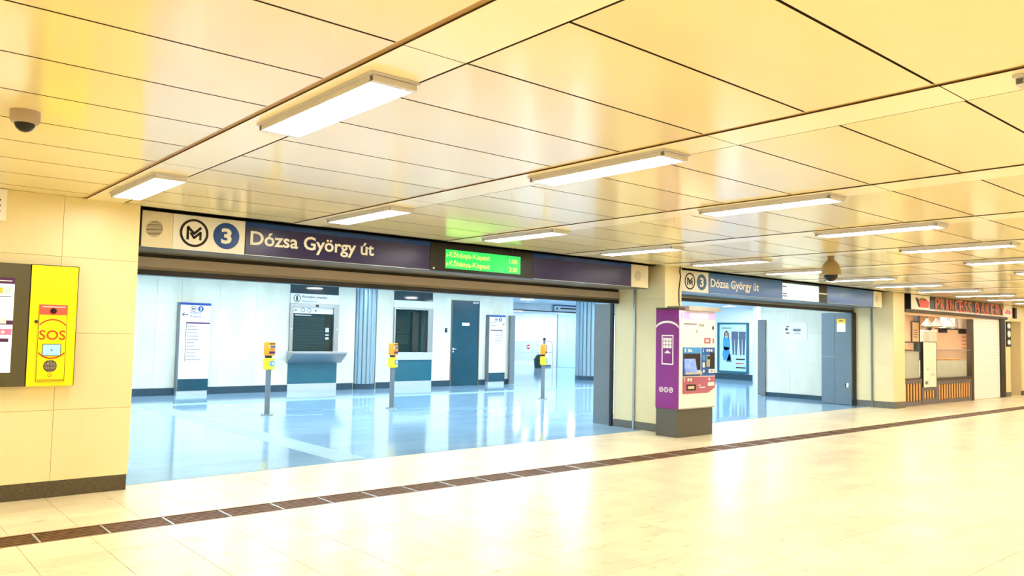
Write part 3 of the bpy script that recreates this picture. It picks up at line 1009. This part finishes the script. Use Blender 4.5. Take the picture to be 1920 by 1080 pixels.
t = thing('glass_barrier', 'low glass barrier with no entry disc at the passage turnstile', 'barrier', (25.3, 28.2, 0))
pts = [(24.2, .35), (25.9, .35)] + [(25.55 + .42 * math.cos(a), .95 + .32 * math.sin(a)) for a in [k * math.pi / 16 for k in range(9)]] + [(24.2, 1.27)]
G().prism(pts, 28.2, 28.22, 'y').build('glass_panel', 'glass', t)
g = G().tube([(24.2, 28.17, 1.27), (25.5, 28.17, 1.27), (25.8, 28.17, 1.18), (25.95, 28.17, 1.0)], .02).tube([(24.2, 28.17, .72), (25.9, 28.17, .72)], .014)
g.build('rail', 'silver', t)
p = G().cyl((25.25, 28.185, 1.0), .11, .012, 'y', 24).build('no_entry_disc', 'red', t)
box('no_entry_bar', 'paper', p, 25.17, 25.33, 28.178, 28.184, .97, 1.03)
for xx in (24.25, 25.85): box('foot', 'greygate', t, xx - .06, xx + .06, 28.1, 28.26, .003, .36, .01)
t = thing('barrier_post', 'slim steel post with black ball top at the passage turnstile', 'post', (26.2, 28.1, 0))
G().cyl((26.2, 28.1, .003), .045, 1.32, seg=16).build('pole', 'greygate', t, True)
G().sphere((26.2, 28.1, 1.37), .075).build('ball_top', 'ink', t, True)
G().cyl((26.2, 28.1, .003), .09, .04, seg=20).build('base', 'greygate', t)
t = thing('glass_barrier', 'low rail barrier to the right of the slim turnstile post', 'barrier', (27, 28.9, 0))
g = G().tube([(26.32, 28.8, 1.26), (27.3, 28.8, 1.26), (27.42, 28.8, 1.15), (27.44, 28.8, .05)], .02).tube([(26.32, 28.8, .72), (27.4, 28.8, .72)], .014)
g.build('rail', 'silver', t)
box('foot', 'greygate', t, 26.4, 27.3, 28.76, 28.84, .003, .1)
t = thing('litter_bin', 'small dark green bin beside the slim turnstile post', 'bin', (25.6, 27.9, 0))
G().lathe((25.62, 27.85, .003), [(.2, 0), (.24, .42), (.25, .44)]).build('bin_body', 'bin', t, True)
G().lathe((25.68, 27.85, .45), [(.24, 0), (.2, .1), (.1, .2)]).build('bin_lid', 'rubber', t, True)

# illuminated poster seen through the far gate
t = thing('poster_case', 'tall framed poster of a woman in a blue dress seen through the far gate', 'poster', (26.5, 17.7, .25))
pf = G().box(26.44, 26.515, 17.0, 17.08, .24, 2.2).box(26.44, 26.515, 18.30, 18.38, .24, 2.2).box(26.44, 26.515, 17.08, 18.30, 2.13, 2.2).box(26.44, 26.515, 17.08, 18.30, .24, .33)
pf.build('frame', 'tealp', t)
s = box('sheet', 'skyprint', t, 26.47, 26.515, 17.08, 18.30, .33, 2.13)
xf = 26.469
def pp(pts, m, nm):
    G().prism(pts, xf - .003, xf, 'x').build(nm, m, s)
print_bar('jeans', s, 'x', xf - .003, 18.2, 17.75, 1.95, 2.02)
G().disc(17.98, 1.74, .07, xf - .003, xf, 'x', 20, .1).build('printed_head', 'skin', s)
pp([(18.08, 1.6), (18.08, 1.8), (17.98, 1.9), (17.88, 1.8), (17.86, 1.45), (17.91, 1.6), (17.93, 1.82), (18.03, 1.82), (18.05, 1.6)], 'hairdark', 'printed_hair')
pp([(18.12, 1.62), (17.84, 1.62), (17.80, 1.2), (18.0, 1.1), (18.14, 1.25)], 'klblue', 'printed_blouse')
pp([(18.1, 1.26), (17.85, 1.24), (17.78, .75), (18.1, .72), (18.16, .95)], 'dressblue', 'printed_skirt')
pp([(17.86, 1.0), (17.8, 1.0), (17.74, .68), (17.98, .68)], 'jeans', 'printed_shadow')
for c in (17.6, 17.27):
    pp([(c + .15, 1.86), (c - .15, 1.86), (c - .15, 1.55), (c + .15, 1.55)], 'jeans', 'printed_waist')
    pp([(c + .14, 1.55), (c + .02, 1.55), (c + .03, .95), (c + .1, .95)], 'jeans', 'printed_leg')
    pp([(c - .0, 1.55), (c - .14, 1.55), (c - .1, .95), (c - .03, .95)], 'jeans', 'printed_leg')
print_bar('ink', s, 'x', xf - .003, 17.55, 17.15, .74, .84)
print_bar('red', s, 'x', xf - .003, 17.55, 17.2, .6, .66)
print_bar('ink', s, 'x', xf - .003, 17.55, 17.12, .42, .52)

# ------------------------------------------------------------------ emergency terminal on the left wall
t = thing('emergency_terminal', 'wall terminal with dark display and yellow emergency call panel', 'terminal', (1.2, 8.15, 1.01))
box('display_housing', 'olive', t, .25, 1.308, 8.105, 8.199, 1.01, 2.093, .004)
box('frame_edge', 'ink', t, 1.3085, 1.3125, 8.10, 8.199, 1.01, 2.093)
s = box('screen', 'screen', t, .45, 1.19, 8.1, 8.1045, 1.135, 1.962)
yf = 8.0995
box('screen_header', 'dpurple', s, .45, 1.19, yf - .001, yf, 1.908, 1.962)
print_bar('paper', s, 'y', yf - .0015, .98, 1.17, 1.926, 1.942)
box('map_image', 'skyprint', s, .45, 1.17, yf - .001, yf, 1.815, 1.885)
box('map_patch', 'signyellow', s, .98, 1.10, yf - .0015, yf - .0012, 1.825, 1.87)
box('caption_line', 'jeans', s, .45, 1.17, yf - .001, yf, 1.792, 1.80)
box('blue_banner', 'dpurple', s, .45, 1.19, yf - .001, yf, 1.552, 1.59)
box('banner_picture', 'paper', s, 1.07, 1.14, yf - .002, yf - .001, 1.56, 1.61)
box('pink_banner', 'pink', s, .45, 1.185, yf - .001, yf, 1.462, 1.515)
for xx in (1.02, 1.12): G().disc(xx, 1.488, .014, yf - .002, yf - .001).build('banner_icon', 'paper', s)
box('violet_button', 'dpurple', s, .45, 1.165, yf - .001, yf, 1.40, 1.432)
box('caption_line', 'grey', s, .9, 1.08, yf - .001, yf, 1.235, 1.24)
p = box('call_panel', 'sosyellow', t, 1.3135, 1.686, 8.1, 8.199, 1.01, 2.09, .004)
G().box(1.686, 1.69, 8.10, 8.199, 1.01, 2.09).box(1.3135, 1.69, 8.098, 8.199, 2.0905, 2.095).build('panel_edge', 'ink', t)
u = box('call_unit', 'sosyellow', p, 1.384, 1.61, 8.085, 8.0995, 1.055, 1.74, .003)
def edge(x0, x1, z0, z1):
    G().box(x0, x1, 8.0835, 8.0848, z0, z1).build('outline', 'olive', p)
edge(1.384, 1.61, 1.055, 1.059); edge(1.384, 1.388, 1.055, 1.74); edge(1.606, 1.61, 1.055, 1.74)
yu = 8.0845
box('red_header', 'sosred', p, 1.385, 1.609, yu - .002, yu, 1.648, 1.739)
print_bar('paper', p, 'y', yu - .003, 1.41, 1.59, 1.712, 1.726)
G().sphere((1.497, 8.08, 1.683), .026, 1).build('camera_lens', 'dome', p, True)
for half in (0, 1):
    g = G()
    for k in range(20 * half, 20 * half + 20):
        q0, q1 = 2 * math.pi * k / 40, 2 * math.pi * (k + 1) / 40
        P = [(1.497 + r * math.cos(a), 1.432 + r * math.sin(a) * 1.18) for r, a in ((.142, q0), (.152, q0), (.152, q1), (.142, q1))]
        if all(1.386 < x < 1.608 for x, z in P): g.prism(P, yu - .002, yu, 'y')
    g.build('printed_arc', 'sosorange', p)
text('SOS', 'sosorange', p, 'y', yu - .002, 1.393, 1.602, 1.423, 1.51, .012)
q = box('call_display', 'screenblue', p, 1.428, 1.566, yu - .004, yu, 1.284, 1.382)
g = G().box(1.424, 1.57, yu - .0055, yu - .0001, 1.28, 1.2838).box(1.424, 1.57, yu - .0055, yu - .0001, 1.3822, 1.386).box(1.424, 1.4278, yu - .0055, yu - .0001, 1.2838, 1.3822).box(1.5662, 1.57, yu - .0055, yu - .0001, 1.2838, 1.3822)
g.build('display_rim', 'ink', p)
box('display_mark', 'jeans', q, 1.49, 1.504, yu - .005, yu - .0042, 1.325, 1.338)
G().disc(1.492, 1.19, .054, yu - .003, yu).build('speaker_cover', 'brown', p)
g = G()
for a in range(-4, 5):
    for b in range(-4, 5):
        if a * a + b * b < 18: g.cyl((1.492 + a * .0115, yu - .005, 1.19 + b * .0115), .004, .0018, 'y', 6)
tag(g.build('speaker_holes', 'silver', p), kind='stuff')
G().ring(1.492, 1.108, .012, .016, yu - .002, yu, 'y', 16).build('emblem', 'sosorange', p)
print_bar('sosorange', p, 'y', yu - .0015, 1.395, 1.60, 1.064, 1.072)
G().cyl((1.366, 8.078, 1.585), .013, .02, 'y', 16).build('call_button', 'brown', p)

o = thing('wall_plate', 'white plate high on the left wall cut by the picture edge', 'sign', (.9, 8.19, 2.47))
box('plate', 'paper', o, .55, 1.105, 8.17, 8.199, 2.465, 2.745, .003)
for k in range(3): box('print_line', 'ink', o, .7, 1.06, 8.1675, 8.1695, 2.54 + k * .05, 2.552 + k * .05)

# ------------------------------------------------------------------ ticket machine
t = thing('ticket_machine', 'purple and white ticket machine standing before the middle pillar', 'ticket machine', (10.53, 7.93, 0))
KX0, KX1, KY0, KY1 = 10.05, 11.0, 7.70, 8.15
box('plinth', 'kbase', t, 10.06, 10.975, 7.715, 8.145, 0, .44, .006)
g = G()
g.box(KX0 + .012, KX1, KY0 + .002, KY1, .44, 1.99)
g.build('body', 'white', t)
side = box('side_panel', 'purple', t, KX0, KX0 + .0115, KY0, KY1, .442, 2.0, .002)
box('top_cap', 'kside', t, KX0, 10.38, KY0 - .002, KY1 + .002, 1.991, 2.035, .004)
xs = KX0 - .0005
box('panel_seam', 'dpurple', side, xs - .001, xs, KY0, KY1, 1.845, 1.85)
g = G()
for k in range(16):
    q0, q1 = k / 16, (k + 1) / 16
    f = lambda q: 1.70 + .125 * math.sqrt(max(0, 1 - (2 * q - 1) ** 2 * .9))
    ya, yb = KY1 - (KY1 - KY0) * q0, KY1 - (KY1 - KY0) * q1
    g.prism([(ya, f(q0) - .035), (ya, f(q0)), (yb, f(q1)), (yb, f(q1) - .035)], xs - .002, xs, 'x')
g.build('arch_print', 'paper', side)
g = G()
for ya, yb, za, zb in ((7.80, 8.03, 1.13, 1.15), (7.80, 8.03, 1.58, 1.60), (7.80, 7.818, 1.15, 1.58), (8.012, 8.03, 1.15, 1.58)): g.box(xs - .002, xs, ya, yb, za, zb)
g.build('outline_print', 'paper', side)
for a in range(3):
    for b in range(3):
        shared_box('key_print', 'paper', side, xs - .002, xs, 7.835 + a * .058, 7.885 + a * .058, 1.39 + b * .058, 1.44 + b * .058)
G().prism([(7.98, 1.31), (7.85, 1.31), (7.915, 1.36)], xs - .002, xs, 'x').build('triangle_print', 'paper', side)
for k in range(3):
    cy = 8.035 - k * .097
    g = G().ring(cy, .735, .030, .042, xs - .002, xs, 'x', 24)
    if k == 0: g.ring(cy, .735, .008, .016, xs - .002, xs, 'x', 16)
    elif k == 1: g.box(xs - .002, xs, cy - .006, cy + .006, .715, .755)
    else: g.box(xs - .002, xs, cy - .018, cy + .018, .722, .732).box(xs - .002, xs, cy - .018, cy + .018, .74, .75)
    g.build('round_pictogram', 'paper', side)
# front
yf = KY0
h = box('header_light', 'pinkglow', t, KX0 + .06, KX1 - .02, yf - .02, yf + .0015, 1.868, 1.96, .004)
box('header_centre', 'screen', h, 10.32, 10.78, yf - .024, yf - .0205, 1.875, 1.955)
box('canopy', 'kgrey', t, 10.20, 11.04, yf - .09, KY1 - .1, 1.992, 2.065, .006)
fp = box('front_panel', 'white', t, KX0 + .012, KX1 - .002, yf - .012, yf + .0015, .445, 1.862, .003)
yp = yf - .0125
box('card_slit', 'ink', fp, 10.16, 10.5, yp - .003, yp, 1.775, 1.787)
box('sticker', 'kgrey', fp, 10.56, 10.70, yp - .001, yp, 1.745, 1.79)
G().disc(10.50, 1.665, .028, yp - .002, yp).build('sticker', 'kgrey', fp)
box('sticker', 'ink', fp, 10.92, 10.96, yp - .002, yp, 1.70, 1.76)
box('card_sticker', 'kpink', fp, 10.70, 10.87, yp - .002, yp, 1.475, 1.565)
box('card_sticker_centre', 'paper', fp, 10.74, 10.82, yp - .003, yp - .0021, 1.50, 1.54)
box('card_sticker', 'kpink', fp, 10.93, 10.965, yp - .002, yp, 1.48, 1.56)
b = box('screen_bay', 'kblue', fp, 10.14, 10.60, yp - .008, yp, .955, 1.41, .004)
box('bay_header', 'klblue', b, 10.145, 10.595, yp - .012, yp - .0085, 1.315, 1.405)
text('1', 'paper', b, 'y', yp - .0125, 10.18, 10.21, 1.335, 1.39, .03)
G().disc(10.29, 1.362, .026, yp - .0135, yp - .0125).disc(10.34, 1.355, .02, yp - .0135, yp - .0125).build('header_icon', 'paper', b)
box('bay_recess', 'ink', b, 10.16, 10.585, yp - .010, yp - .0085, .985, 1.31)
G().prism([(yp - .012, 1.0), (yp - .05, 1.02), (yp - .014, 1.23), (yp - .012, 1.23)], 10.165, 10.45, 'x').build('touch_screen', 'screenviolet', b)
G().prism([(yp - .012, .985), (yp - .06, .985), (yp - .055, 1.01), (yp - .012, 1.05)], 10.165, 10.58, 'x').build('screen_shelf', 'kgrey', b)
b = box('payment_panel', 'kblue', fp, 10.625, 10.985, yp - .008, yp, .955, 1.41, .004)
text('2', 'paper', b, 'y', yp - .010, 10.65, 10.68, 1.335, 1.39, .03)
for xx in (10.77, 10.83, 10.89): box('card_logo', 'paper', b, xx - .02, xx + .02, yp - .011, yp - .0085, 1.345, 1.38)
box('reader_recess', 'ink', b, 10.85, 10.975, yp - .011, yp - .0085, 1.07, 1.33)
box('pin_pad', 'kgrey', b, 10.74, 10.82, yp - .03, yp - .0085, 1.10, 1.29, .004)
box('pin_screen', 'ink', b, 10.75, 10.81, yp - .033, yp - .0305, 1.22, 1.27)
box('instruction_label', 'paper', b, 10.65, 10.71, yp - .010, yp - .0085, 1.09, 1.17)
box('instruction_label', 'klblue', b, 10.65, 10.72, yp - .010, yp - .0085, 1.20, 1.29)
box('coin_slot', 'paper', b, 10.81, 10.96, yp - .016, yp - .0085, 1.0, 1.06, .003)
box('coin_hole', 'ink', b, 10.86, 10.91, yp - .018, yp - .0165, 1.025, 1.04)
G().disc(10.68, 1.03, .025, yp - .011, yp - .0085).build('coin_icon', 'paper', b)
b = G().prism([(10.14, .68), (10.80, .68), (10.985, .76), (10.985, .94), (10.14, .94)], yp - .008, yp, 'y').build('collect_panel', 'kpink', fp)
text('3', 'paper', b, 'y', yp - .010, 10.16, 10.19, .875, .93, .03)
for xx in (10.28, 10.35): G().disc(xx, .90, .026, yp - .0105, yp - .0085).build('collect_icon', 'paper', b)
G().disc(10.83, .90, .022, yp - .0105, yp - .0085).build('collect_icon', 'paper', b)
r = box('ticket_tray', 'ink', b, 10.23, 10.47, yp - .014, yp - .0085, .73, .825, .003)
box('tray_window', 'bakeryedge', r, 10.26, 10.42, yp - .017, yp - .0145, .755, .80)
box('coin_return', 'paper', b, 10.79, 10.955, yp - .016, yp - .0085, .79, .85, .003)
box('print_line', 'paper', b, 10.57, 10.72, yp - .0095, yp - .0085, .765, .78)
box('print_line', 'paper', b, 10.54, 10.60, yp - .0095, yp - .0085, .80, .815)
box('bottom_trim', 'silver', fp, KX0 + .012, KX1 - .002, yp - .006, yp, .446, .458)
g = G().tube([(10.755, 8.215, 2.75), (10.735, 8.21, 2.66), (10.745, 8.2, 2.6), (10.66, 8.17, 2.35), (10.60, 8.12, 2.15), (10.56, 8.08, 2.06)], .011)
tag(g.build('power_cable', 'rubber'), 'black cable hanging from the ceiling to the ticket machine', 'cable')

# ------------------------------------------------------------------ cameras on the ceiling
t = thing('dome_camera', 'small taupe dome camera on the ceiling above the left wall', 'camera', (.755, 5.12, H))
G().lathe((.755, 5.12, H), [(.075, -.0), (.075, -.05), (.068, -.066), (.055, -.07)], 36).build('housing', 'camtan', t, True)
G().sphere((.755, 5.12, H - .066), .052, 1., True).build('dome', 'dome', t, True)
t = thing('speed_dome_camera', 'large olive ball camera hanging from the ceiling before the far sign', 'camera', (10.62, 5.5, H))
c = (10.62, 5.5, H)
G().cyl((10.62, 5.5, H - .07), .045, .07, seg=24).build('mount', 'camolive', t, True)
G().lathe(c, [(.05, -.06), (.075, -.08), (.11, -.13), (.128, -.19), (.13, -.235), (.138, -.245), (.138, -.262), (.1, -.27)], 36).build('housing', 'camolive', t, True)
G().sphere((10.62, 5.5, H - .268), .095, 1., True).build('dome', 'dome', t, True)

# ------------------------------------------------------------------ bakery
BY = 8.35
w = G().box(20.0, 28, 10.6, 10.8, 0, 3).box(26.21, 26.4, BY + .1, 10.6, 0, 3).build('wall_bakery', 'beigewall')
struct(w, 'beige inner walls of the bakery kiosk', 'wall')
struct(box('ceiling', 'beigewall', None, 20.0, 26.21, BY + .35, 10.6, 2.503, 2.55), 'low beige ceiling inside the bakery', 'ceiling')
t = thing('bakery_sign', 'bakery fascia sign with raised red letters and a basket emblem', 'sign', (23.4, BY, 2.36))
box('board', 'paper', t, 19.93, 27.03, BY - .06, BY + .1, 2.375, 2.745, .004)
box('end_strip', 'ink', t, 19.90, 19.928, BY - .07, BY + .1, 2.36, 2.75)
bb_ = box('letter_field', 'maroon', t, 21.05, 26.25, BY - .066, BY - .0605, 2.42, 2.735)
lx = 21.34
for word, pitch in (('PRINCESS', .312), ('BAKERY', .392)):
    for ch in word:
        wd = pitch * (.34 if ch == 'I' else .72)
        x_ = lx + (pitch - wd) / 2
        lt_ = text(ch, 'bakeryedge', t, 'y', BY - .067, x_, x_ + wd, 2.40, 2.715, -.004, .016, name='letter')
        text(ch, 'bakeryred', lt_, 'y', BY - .0835, x_ + .006, x_ + wd - .006, 2.408, 2.707, -.012, .004, name='letter_face')
        lx += pitch
    lx += .19
g = G().prism([(20.28, 2.64), (20.42, 2.44), (20.95, 2.44), (21.0, 2.60)], BY - .068, BY - .0605)
e_ = g.build('basket_emblem', 'bakeryred', t)
for xx, zz, m_ in ((20.5, 2.635, 'maroon'), (20.62, 2.655, 'green'), (20.72, 2.64, 'maroon'), (20.84, 2.63, 'bakeryred')):
    G().disc(xx, zz, .06, BY - .067, BY - .0605, 'y', 14, .03).build('emblem_blob', m_, e_)
G().prism([(20.2, 2.67), (20.32, 2.67), (20.46, 2.45), (20.38, 2.45)], BY - .070, BY - .0605).build('emblem_handle', 'ink', e_)
g = G().prism([(26.45, 2.50), (26.62, 2.62), (26.72, 2.54), (26.8, 2.60), (26.95, 2.52), (26.9, 2.47), (26.5, 2.47)], BY - .067, BY - .0605)
g.build('side_emblem', 'pink', t)
box('lower_rail', 'brown', t, 19.605, 26.6, BY - .08, BY + .1, 2.30, 2.372, .004)
box('under_rail', 'beigewall', t, 19.605, 24.1, BY - .02, BY + .1, 2.24, 2.299)

t = thing('bakery_counter', 'bakery counter front with grey panels, wooden slats and glass display', 'counter', (21.8, BY + .2, 0))
def slat_panel(x0, x1, z0, z1, fx0, fx1, fz0, fz1, n):
    g = G().box(x0, fx0, BY, BY + .04, z0, z1).box(fx1, x1, BY, BY + .04, z0, z1).box(fx0, fx1, BY, BY + .04, z0, fz0).box(fx0, fx1, BY, BY + .04, fz1, z1)
    f = g.build('panel_frame', 'kmauve', t)
    box('panel_back', 'dark', f, fx0, fx1, BY + .03, BY + .05, fz0, fz1)
    p = (fx1 - fx0) / n
    for k in range(n):
        shared_box('slat', 'slat', f, round(fx0 + (k + .25) * p, 4), round(fx0 + (k + .25) * p, 4) + round(p * .42, 4), BY + .004, BY + .026, fz0 + .005, fz1 - .005, .003)
slat_panel(19.61, 20.69, .012, .655, 19.67, 20.66, .12, .56, 6)
slat_panel(20.70, 21.54, .012, .44, 20.80, 21.48, .15, .36, 4)
slat_panel(21.55, 23.93, .012, .60, 21.70, 23.86, .10, .50, 13)
box('counter_ledge', 'brown', t, 21.55, 23.93, BY - .03, BY + .5, .602, .66, .004)
box('counter_ledge', 'brown', t, 19.61, 20.69, BY - .01, BY + .5, .656, .675)
# displays
box('display_case', 'cloud', t, 19.63, 20.66, BY + .06, BY + .5, .676, 1.34, .004)
box('display_pane', 'glass', t, 19.63, 20.68, BY + .01, BY + .018, .68, 1.56)
g = G().box(19.61, 20.70, BY, BY + .03, 1.555, 1.585).box(19.61, 20.70, BY, BY + .025, 1.355, 1.375).box(20.66, 20.70, BY, BY + .03, .676, 1.555).box(19.61, 19.63, BY, BY + .03, .676, 1.555)
g.build('display_frame', 'ink', t)
box('display_case', 'cloud', t, 21.6, 23.85, BY + .10, BY + .5, .661, 1.10, .004)
box('display_pane', 'glass', t, 21.6, 23.87, BY + .01, BY + .018, .665, 1.37)
box('pane_edge', 'grey', t, 21.6, 23.87, BY + .008, BY + .02, 1.371, 1.385)
sv = t
t = thing('price_sign', 'tall white menu panel standing out of the bakery counter front', 'sign', (21.1, BY, .45))
box('panel', 'cloud', t, 20.73, 21.52, BY - .02, BY + .03, .445, 1.575, .003)
g = G().box(20.705, 20.73, BY - .022, BY + .03, .445, 1.59).box(21.52, 21.545, BY - .022, BY + .03, .445, 1.59).box(20.73, 21.52, BY - .022, BY + .03, 1.576, 1.59)
g.build('panel_frame', 'ink', t)
box('print_patch', 'grey', t, 20.82, 21.0, BY - .0225, BY - .0205, .52, .60)
box('print_patch', 'green', t, 20.95, 21.02, BY - .0225, BY - .0205, .88, .91)
box('print_line', 'kgrey', t, 21.15, 21.42, BY - .0225, BY - .0205, .74, .765)

# pastries
rr = random.Random(5)
k = 0
for (x0, x1, z) in ((19.75, 20.55, 1.342), (21.8, 23.7, 1.102)):
    n = 4 if x0 < 21 else 9
    for q in range(n):
        x = x0 + (x1 - x0) * q / (n - 1)
        lab = 'small baked bun %s in the %s bakery display' % (['first', 'second', 'third', 'fourth', 'fifth', 'sixth', 'seventh', 'eighth', 'ninth'][q] + ' from the left', 'narrow left' if n == 4 else 'wide right')
        o = G().sphere((x, BY + .26, z), .07 + rr.random() * .02, .75, seg=14)
        for v in o.bm.verts: v.co.z = max(v.co.z, z)
        tag(o.build('pastry', 'bun', None, True), lab, 'pastry', 'buns in the bakery displays')

for n_, (x_, y_) in enumerate(((20.9, 9.4), (22.6, 9.4), (24.4, 9.4))):  # flat lights added under the ceiling to brighten the bakery interior
    t = thing('shop_fill', 'flat fill light added under the bakery ceiling, %s' % ['leftmost', 'middle one', 'rightmost'][n_], 'lamp', (x_, y_, 2.5), 'added flat fill lights in the bakery')
    box('housing', 'white', t, x_ - .32, x_ + .32, y_ - .32, y_ + .32, 2.47, 2.5)
    box('diffuser', 'shop_fill', t, x_ - .28, x_ + .28, y_ - .28, y_ + .28, 2.455, 2.469)
# shop interior seen through the window
t = thing('framed_menu', 'dark framed menu hanging inside the bakery on the left', 'sign', (21.6, 8.8, 1.6))
g = G().box(21.2, 21.24, 8.8, 8.83, 1.59, 2.13).box(21.66, 21.70, 8.8, 8.83, 1.59, 2.13).box(21.24, 21.66, 8.8, 8.83, 2.09, 2.13)
g.build('frame', 'dark', t)
box('sheet', 'beigewall', t, 21.24, 21.66, 8.81, 8.825, 1.59, 2.09)
for k in range(4): box('print_line', 'brown', t, 21.32, 21.58, 8.806, 8.8095, 1.7 + k * .06, 1.715 + k * .06)
o = box('shop_post', 'maroon', None, 22.02, 22.20, 9.0, 9.1, 0, 2.498)
tag(o, 'dark maroon post inside the bakery behind the menu', 'post')
def pend(x, y, z, label):
    t = thing('pendant_lamp', label, 'lamp', (x, y, z), 'white pendant lamps in the bakery')
    G().lathe((x, y, z), [(.17, 0), (.06, .14), (.03, .2)], 20).build('shade', 'white', t, True)
    G().lathe((x, y, z - .002), [(.13, -.03), (.15, -.001)], 20).build('shade_rim', 'green', t, True)
    G().tube([(x, y, z + .2), (x, y, 2.5)], .008).build('cord', 'rubber', t)
    G().cyl((x, y, z - .02), .09, .03, seg=12).build('bulb', 'pendant_bulb', t)
pend(21.72, 8.62, 2.0, 'white pendant lamp inside the bakery, leftmost')
pend(22.35, 8.62, 2.02, 'white pendant lamp inside the bakery, middle one')
pend(23.2, 8.62, 2.02, 'white pendant lamp inside the bakery, rightmost')
o = thing('coffee_machine', 'white coffee machine with bean hopper behind the bakery glass', 'machine', (22.7, 8.9, 1.1))
box('body', 'cloud', o, 22.45, 22.95, 8.86, 9.2, 1.10, 1.9, .02)
box('spout', 'ink', o, 22.6, 22.8, 8.82, 8.859, 1.42, 1.5)
G().lathe((22.7, 9.0, 1.9), [(.08, 0), (.14, .15), (.14, .17)], 16).build('hopper', 'brown', o, True)
o = thing('wall_shelf', 'dark shelf with paper bags at the right of the bakery window', 'shelf', (25.2, 9.1, 1.98))
box('board', 'dark', o, 24.2, 26.2, 9.1, 9.4, 1.97, 2.0)
for k in range(2): box('bracket', 'dark', o, 24.4 + k * 1.5, 24.43 + k * 1.5, 9.15, 9.39, 1.86, 1.969)
for k in range(3):
    x = 24.35 + k * .6
    g = G().prism([(x, 2.0), (x + .34, 2.0), (x + .26, 2.36), (x + .08, 2.36)], 9.15, 9.32)
    t = thing('paper_bag', ['pale paper bag on the bakery shelf, leftmost', 'pale paper bag on the bakery shelf, middle one', 'pale paper bag on the bakery shelf, rightmost'][k], 'bag', (x + .17, 9.2, 2.0), 'paper bags on the bakery shelf')
    g.build('bag_body', 'cloud', t)
    box('bag_fold', 'beigewall', t, x + .08, x + .26, 9.14, 9.33, 2.361, 2.39)
o = thing('price_board', 'beige price board on the bakery side wall', 'sign', (26.2, 9.0, 1.3))
box('board', 'beigewall', o, 26.17, 26.205, 8.65, 9.6, 1.3, 1.9, .004)
for k in range(4): box('print_line', 'bakeryred', o, 26.166, 26.1695, 8.8, 9.4, 1.42 + k * .11, 1.44 + k * .11)

o = thing('roller_shutter', 'closed white roller shutter beside the bakery window', 'shutter', (25.15, BY + .05, 0))
for k in range(28):
    shared_box('shutter_slat', 'paper', o, 24.105, 26.195, BY + .02, BY + .035, round(.012 + k * .0815, 4), round(.012 + k * .0815, 4) + .0795, .004)
o = box('shop_post', 'brown', None, 23.94, 24.10, BY - .01, BY + .12, 0, 2.238, .004)
tag(o, 'dark brown post between the bakery window and the white shutter', 'post')
o = box('shop_post', 'ink', None, 26.20, 26.60, BY - .01, BY + .09, 0, 2.298, .004)
tag(o, 'black post at the right end of the white shutter', 'post')

wall = struct(G().box(26.62, 27.05, BY + .02, 9.35, 0, 2.9).box(27.05, 28.0, BY + .02, 9.0, 2.27, 2.9).box(28.0, 36, BY + .02, 9.4, 0, 2.9).build('wall_far_right', 'joint'), 'cream wall with a doorway right of the bakery', 'wall')
clad(wall, 'marble', 'y', BY, [26.62, 27.05], [.14, 1.2, 2.3, 2.75])
clad(wall, 'marble', 'y', BY, [28.0, 29, 30, 31], [.14, 1.2, 2.3, 2.75])
clad(wall, 'marble', 'y', BY, [27.05, 28.0], [2.27, 2.75])
struct(box('baseboard_far_right', 'ggranite', None, 26.61, 27.055, BY - .006, BY + .019, 0, .138), 'grey baseboard right of the bakery', 'baseboard')
struct(box('baseboard_far_end', 'granite', None, 28.0, 31, BY - .006, BY + .019, 0, .138), 'dark baseboard at the right picture edge', 'baseboard')
d = thing('door_3', 'pale wooden door in the recess right of the bakery', 'door', (27.6, 8.8, 0))
tag(d, kind='structure')
box('door_slab', 'wood', d, 27.06, 28.0, 8.72, 8.77, .15, 2.268, .004)
box('door_kick_plate', 'brown', d, 27.06, 28.0, 8.715, 8.77, .005, .148)
g = G().box(27.052, 27.075, BY + .05, 8.8, 0, 2.268)
g.build('door_frame', 'dark', d)
o = thing('notice_board', 'narrow black board with white notices on the post right of the bakery', 'notice board', (26.85, BY - .02, 1.5))
box('board', 'ink', o, 26.68, 27.02, BY - .03, BY - .001, 1.5, 2.25, .003)
for z0, z1 in ((1.56, 1.70), (1.78, 1.98), (2.04, 2.2)):
    G().disc(26.85, (z0 + z1) / 2, .13, BY - .034, BY - .0305, 'y', 16, (z1 - z0) / 2).build('notice_sheet', 'paper', o)
o = thing('wall_sign', 'small black projecting box above the doorway right of the bakery', 'sign', (27.4, BY - .05, 2.4))
box('box', 'ink', o, 27.28, 27.45, BY - .07, BY - .001, 2.36, 2.68, .005)
box('back_plate', 'brown', o, 27.45, 27.47, BY - .03, BY - .001, 2.36, 2.68)
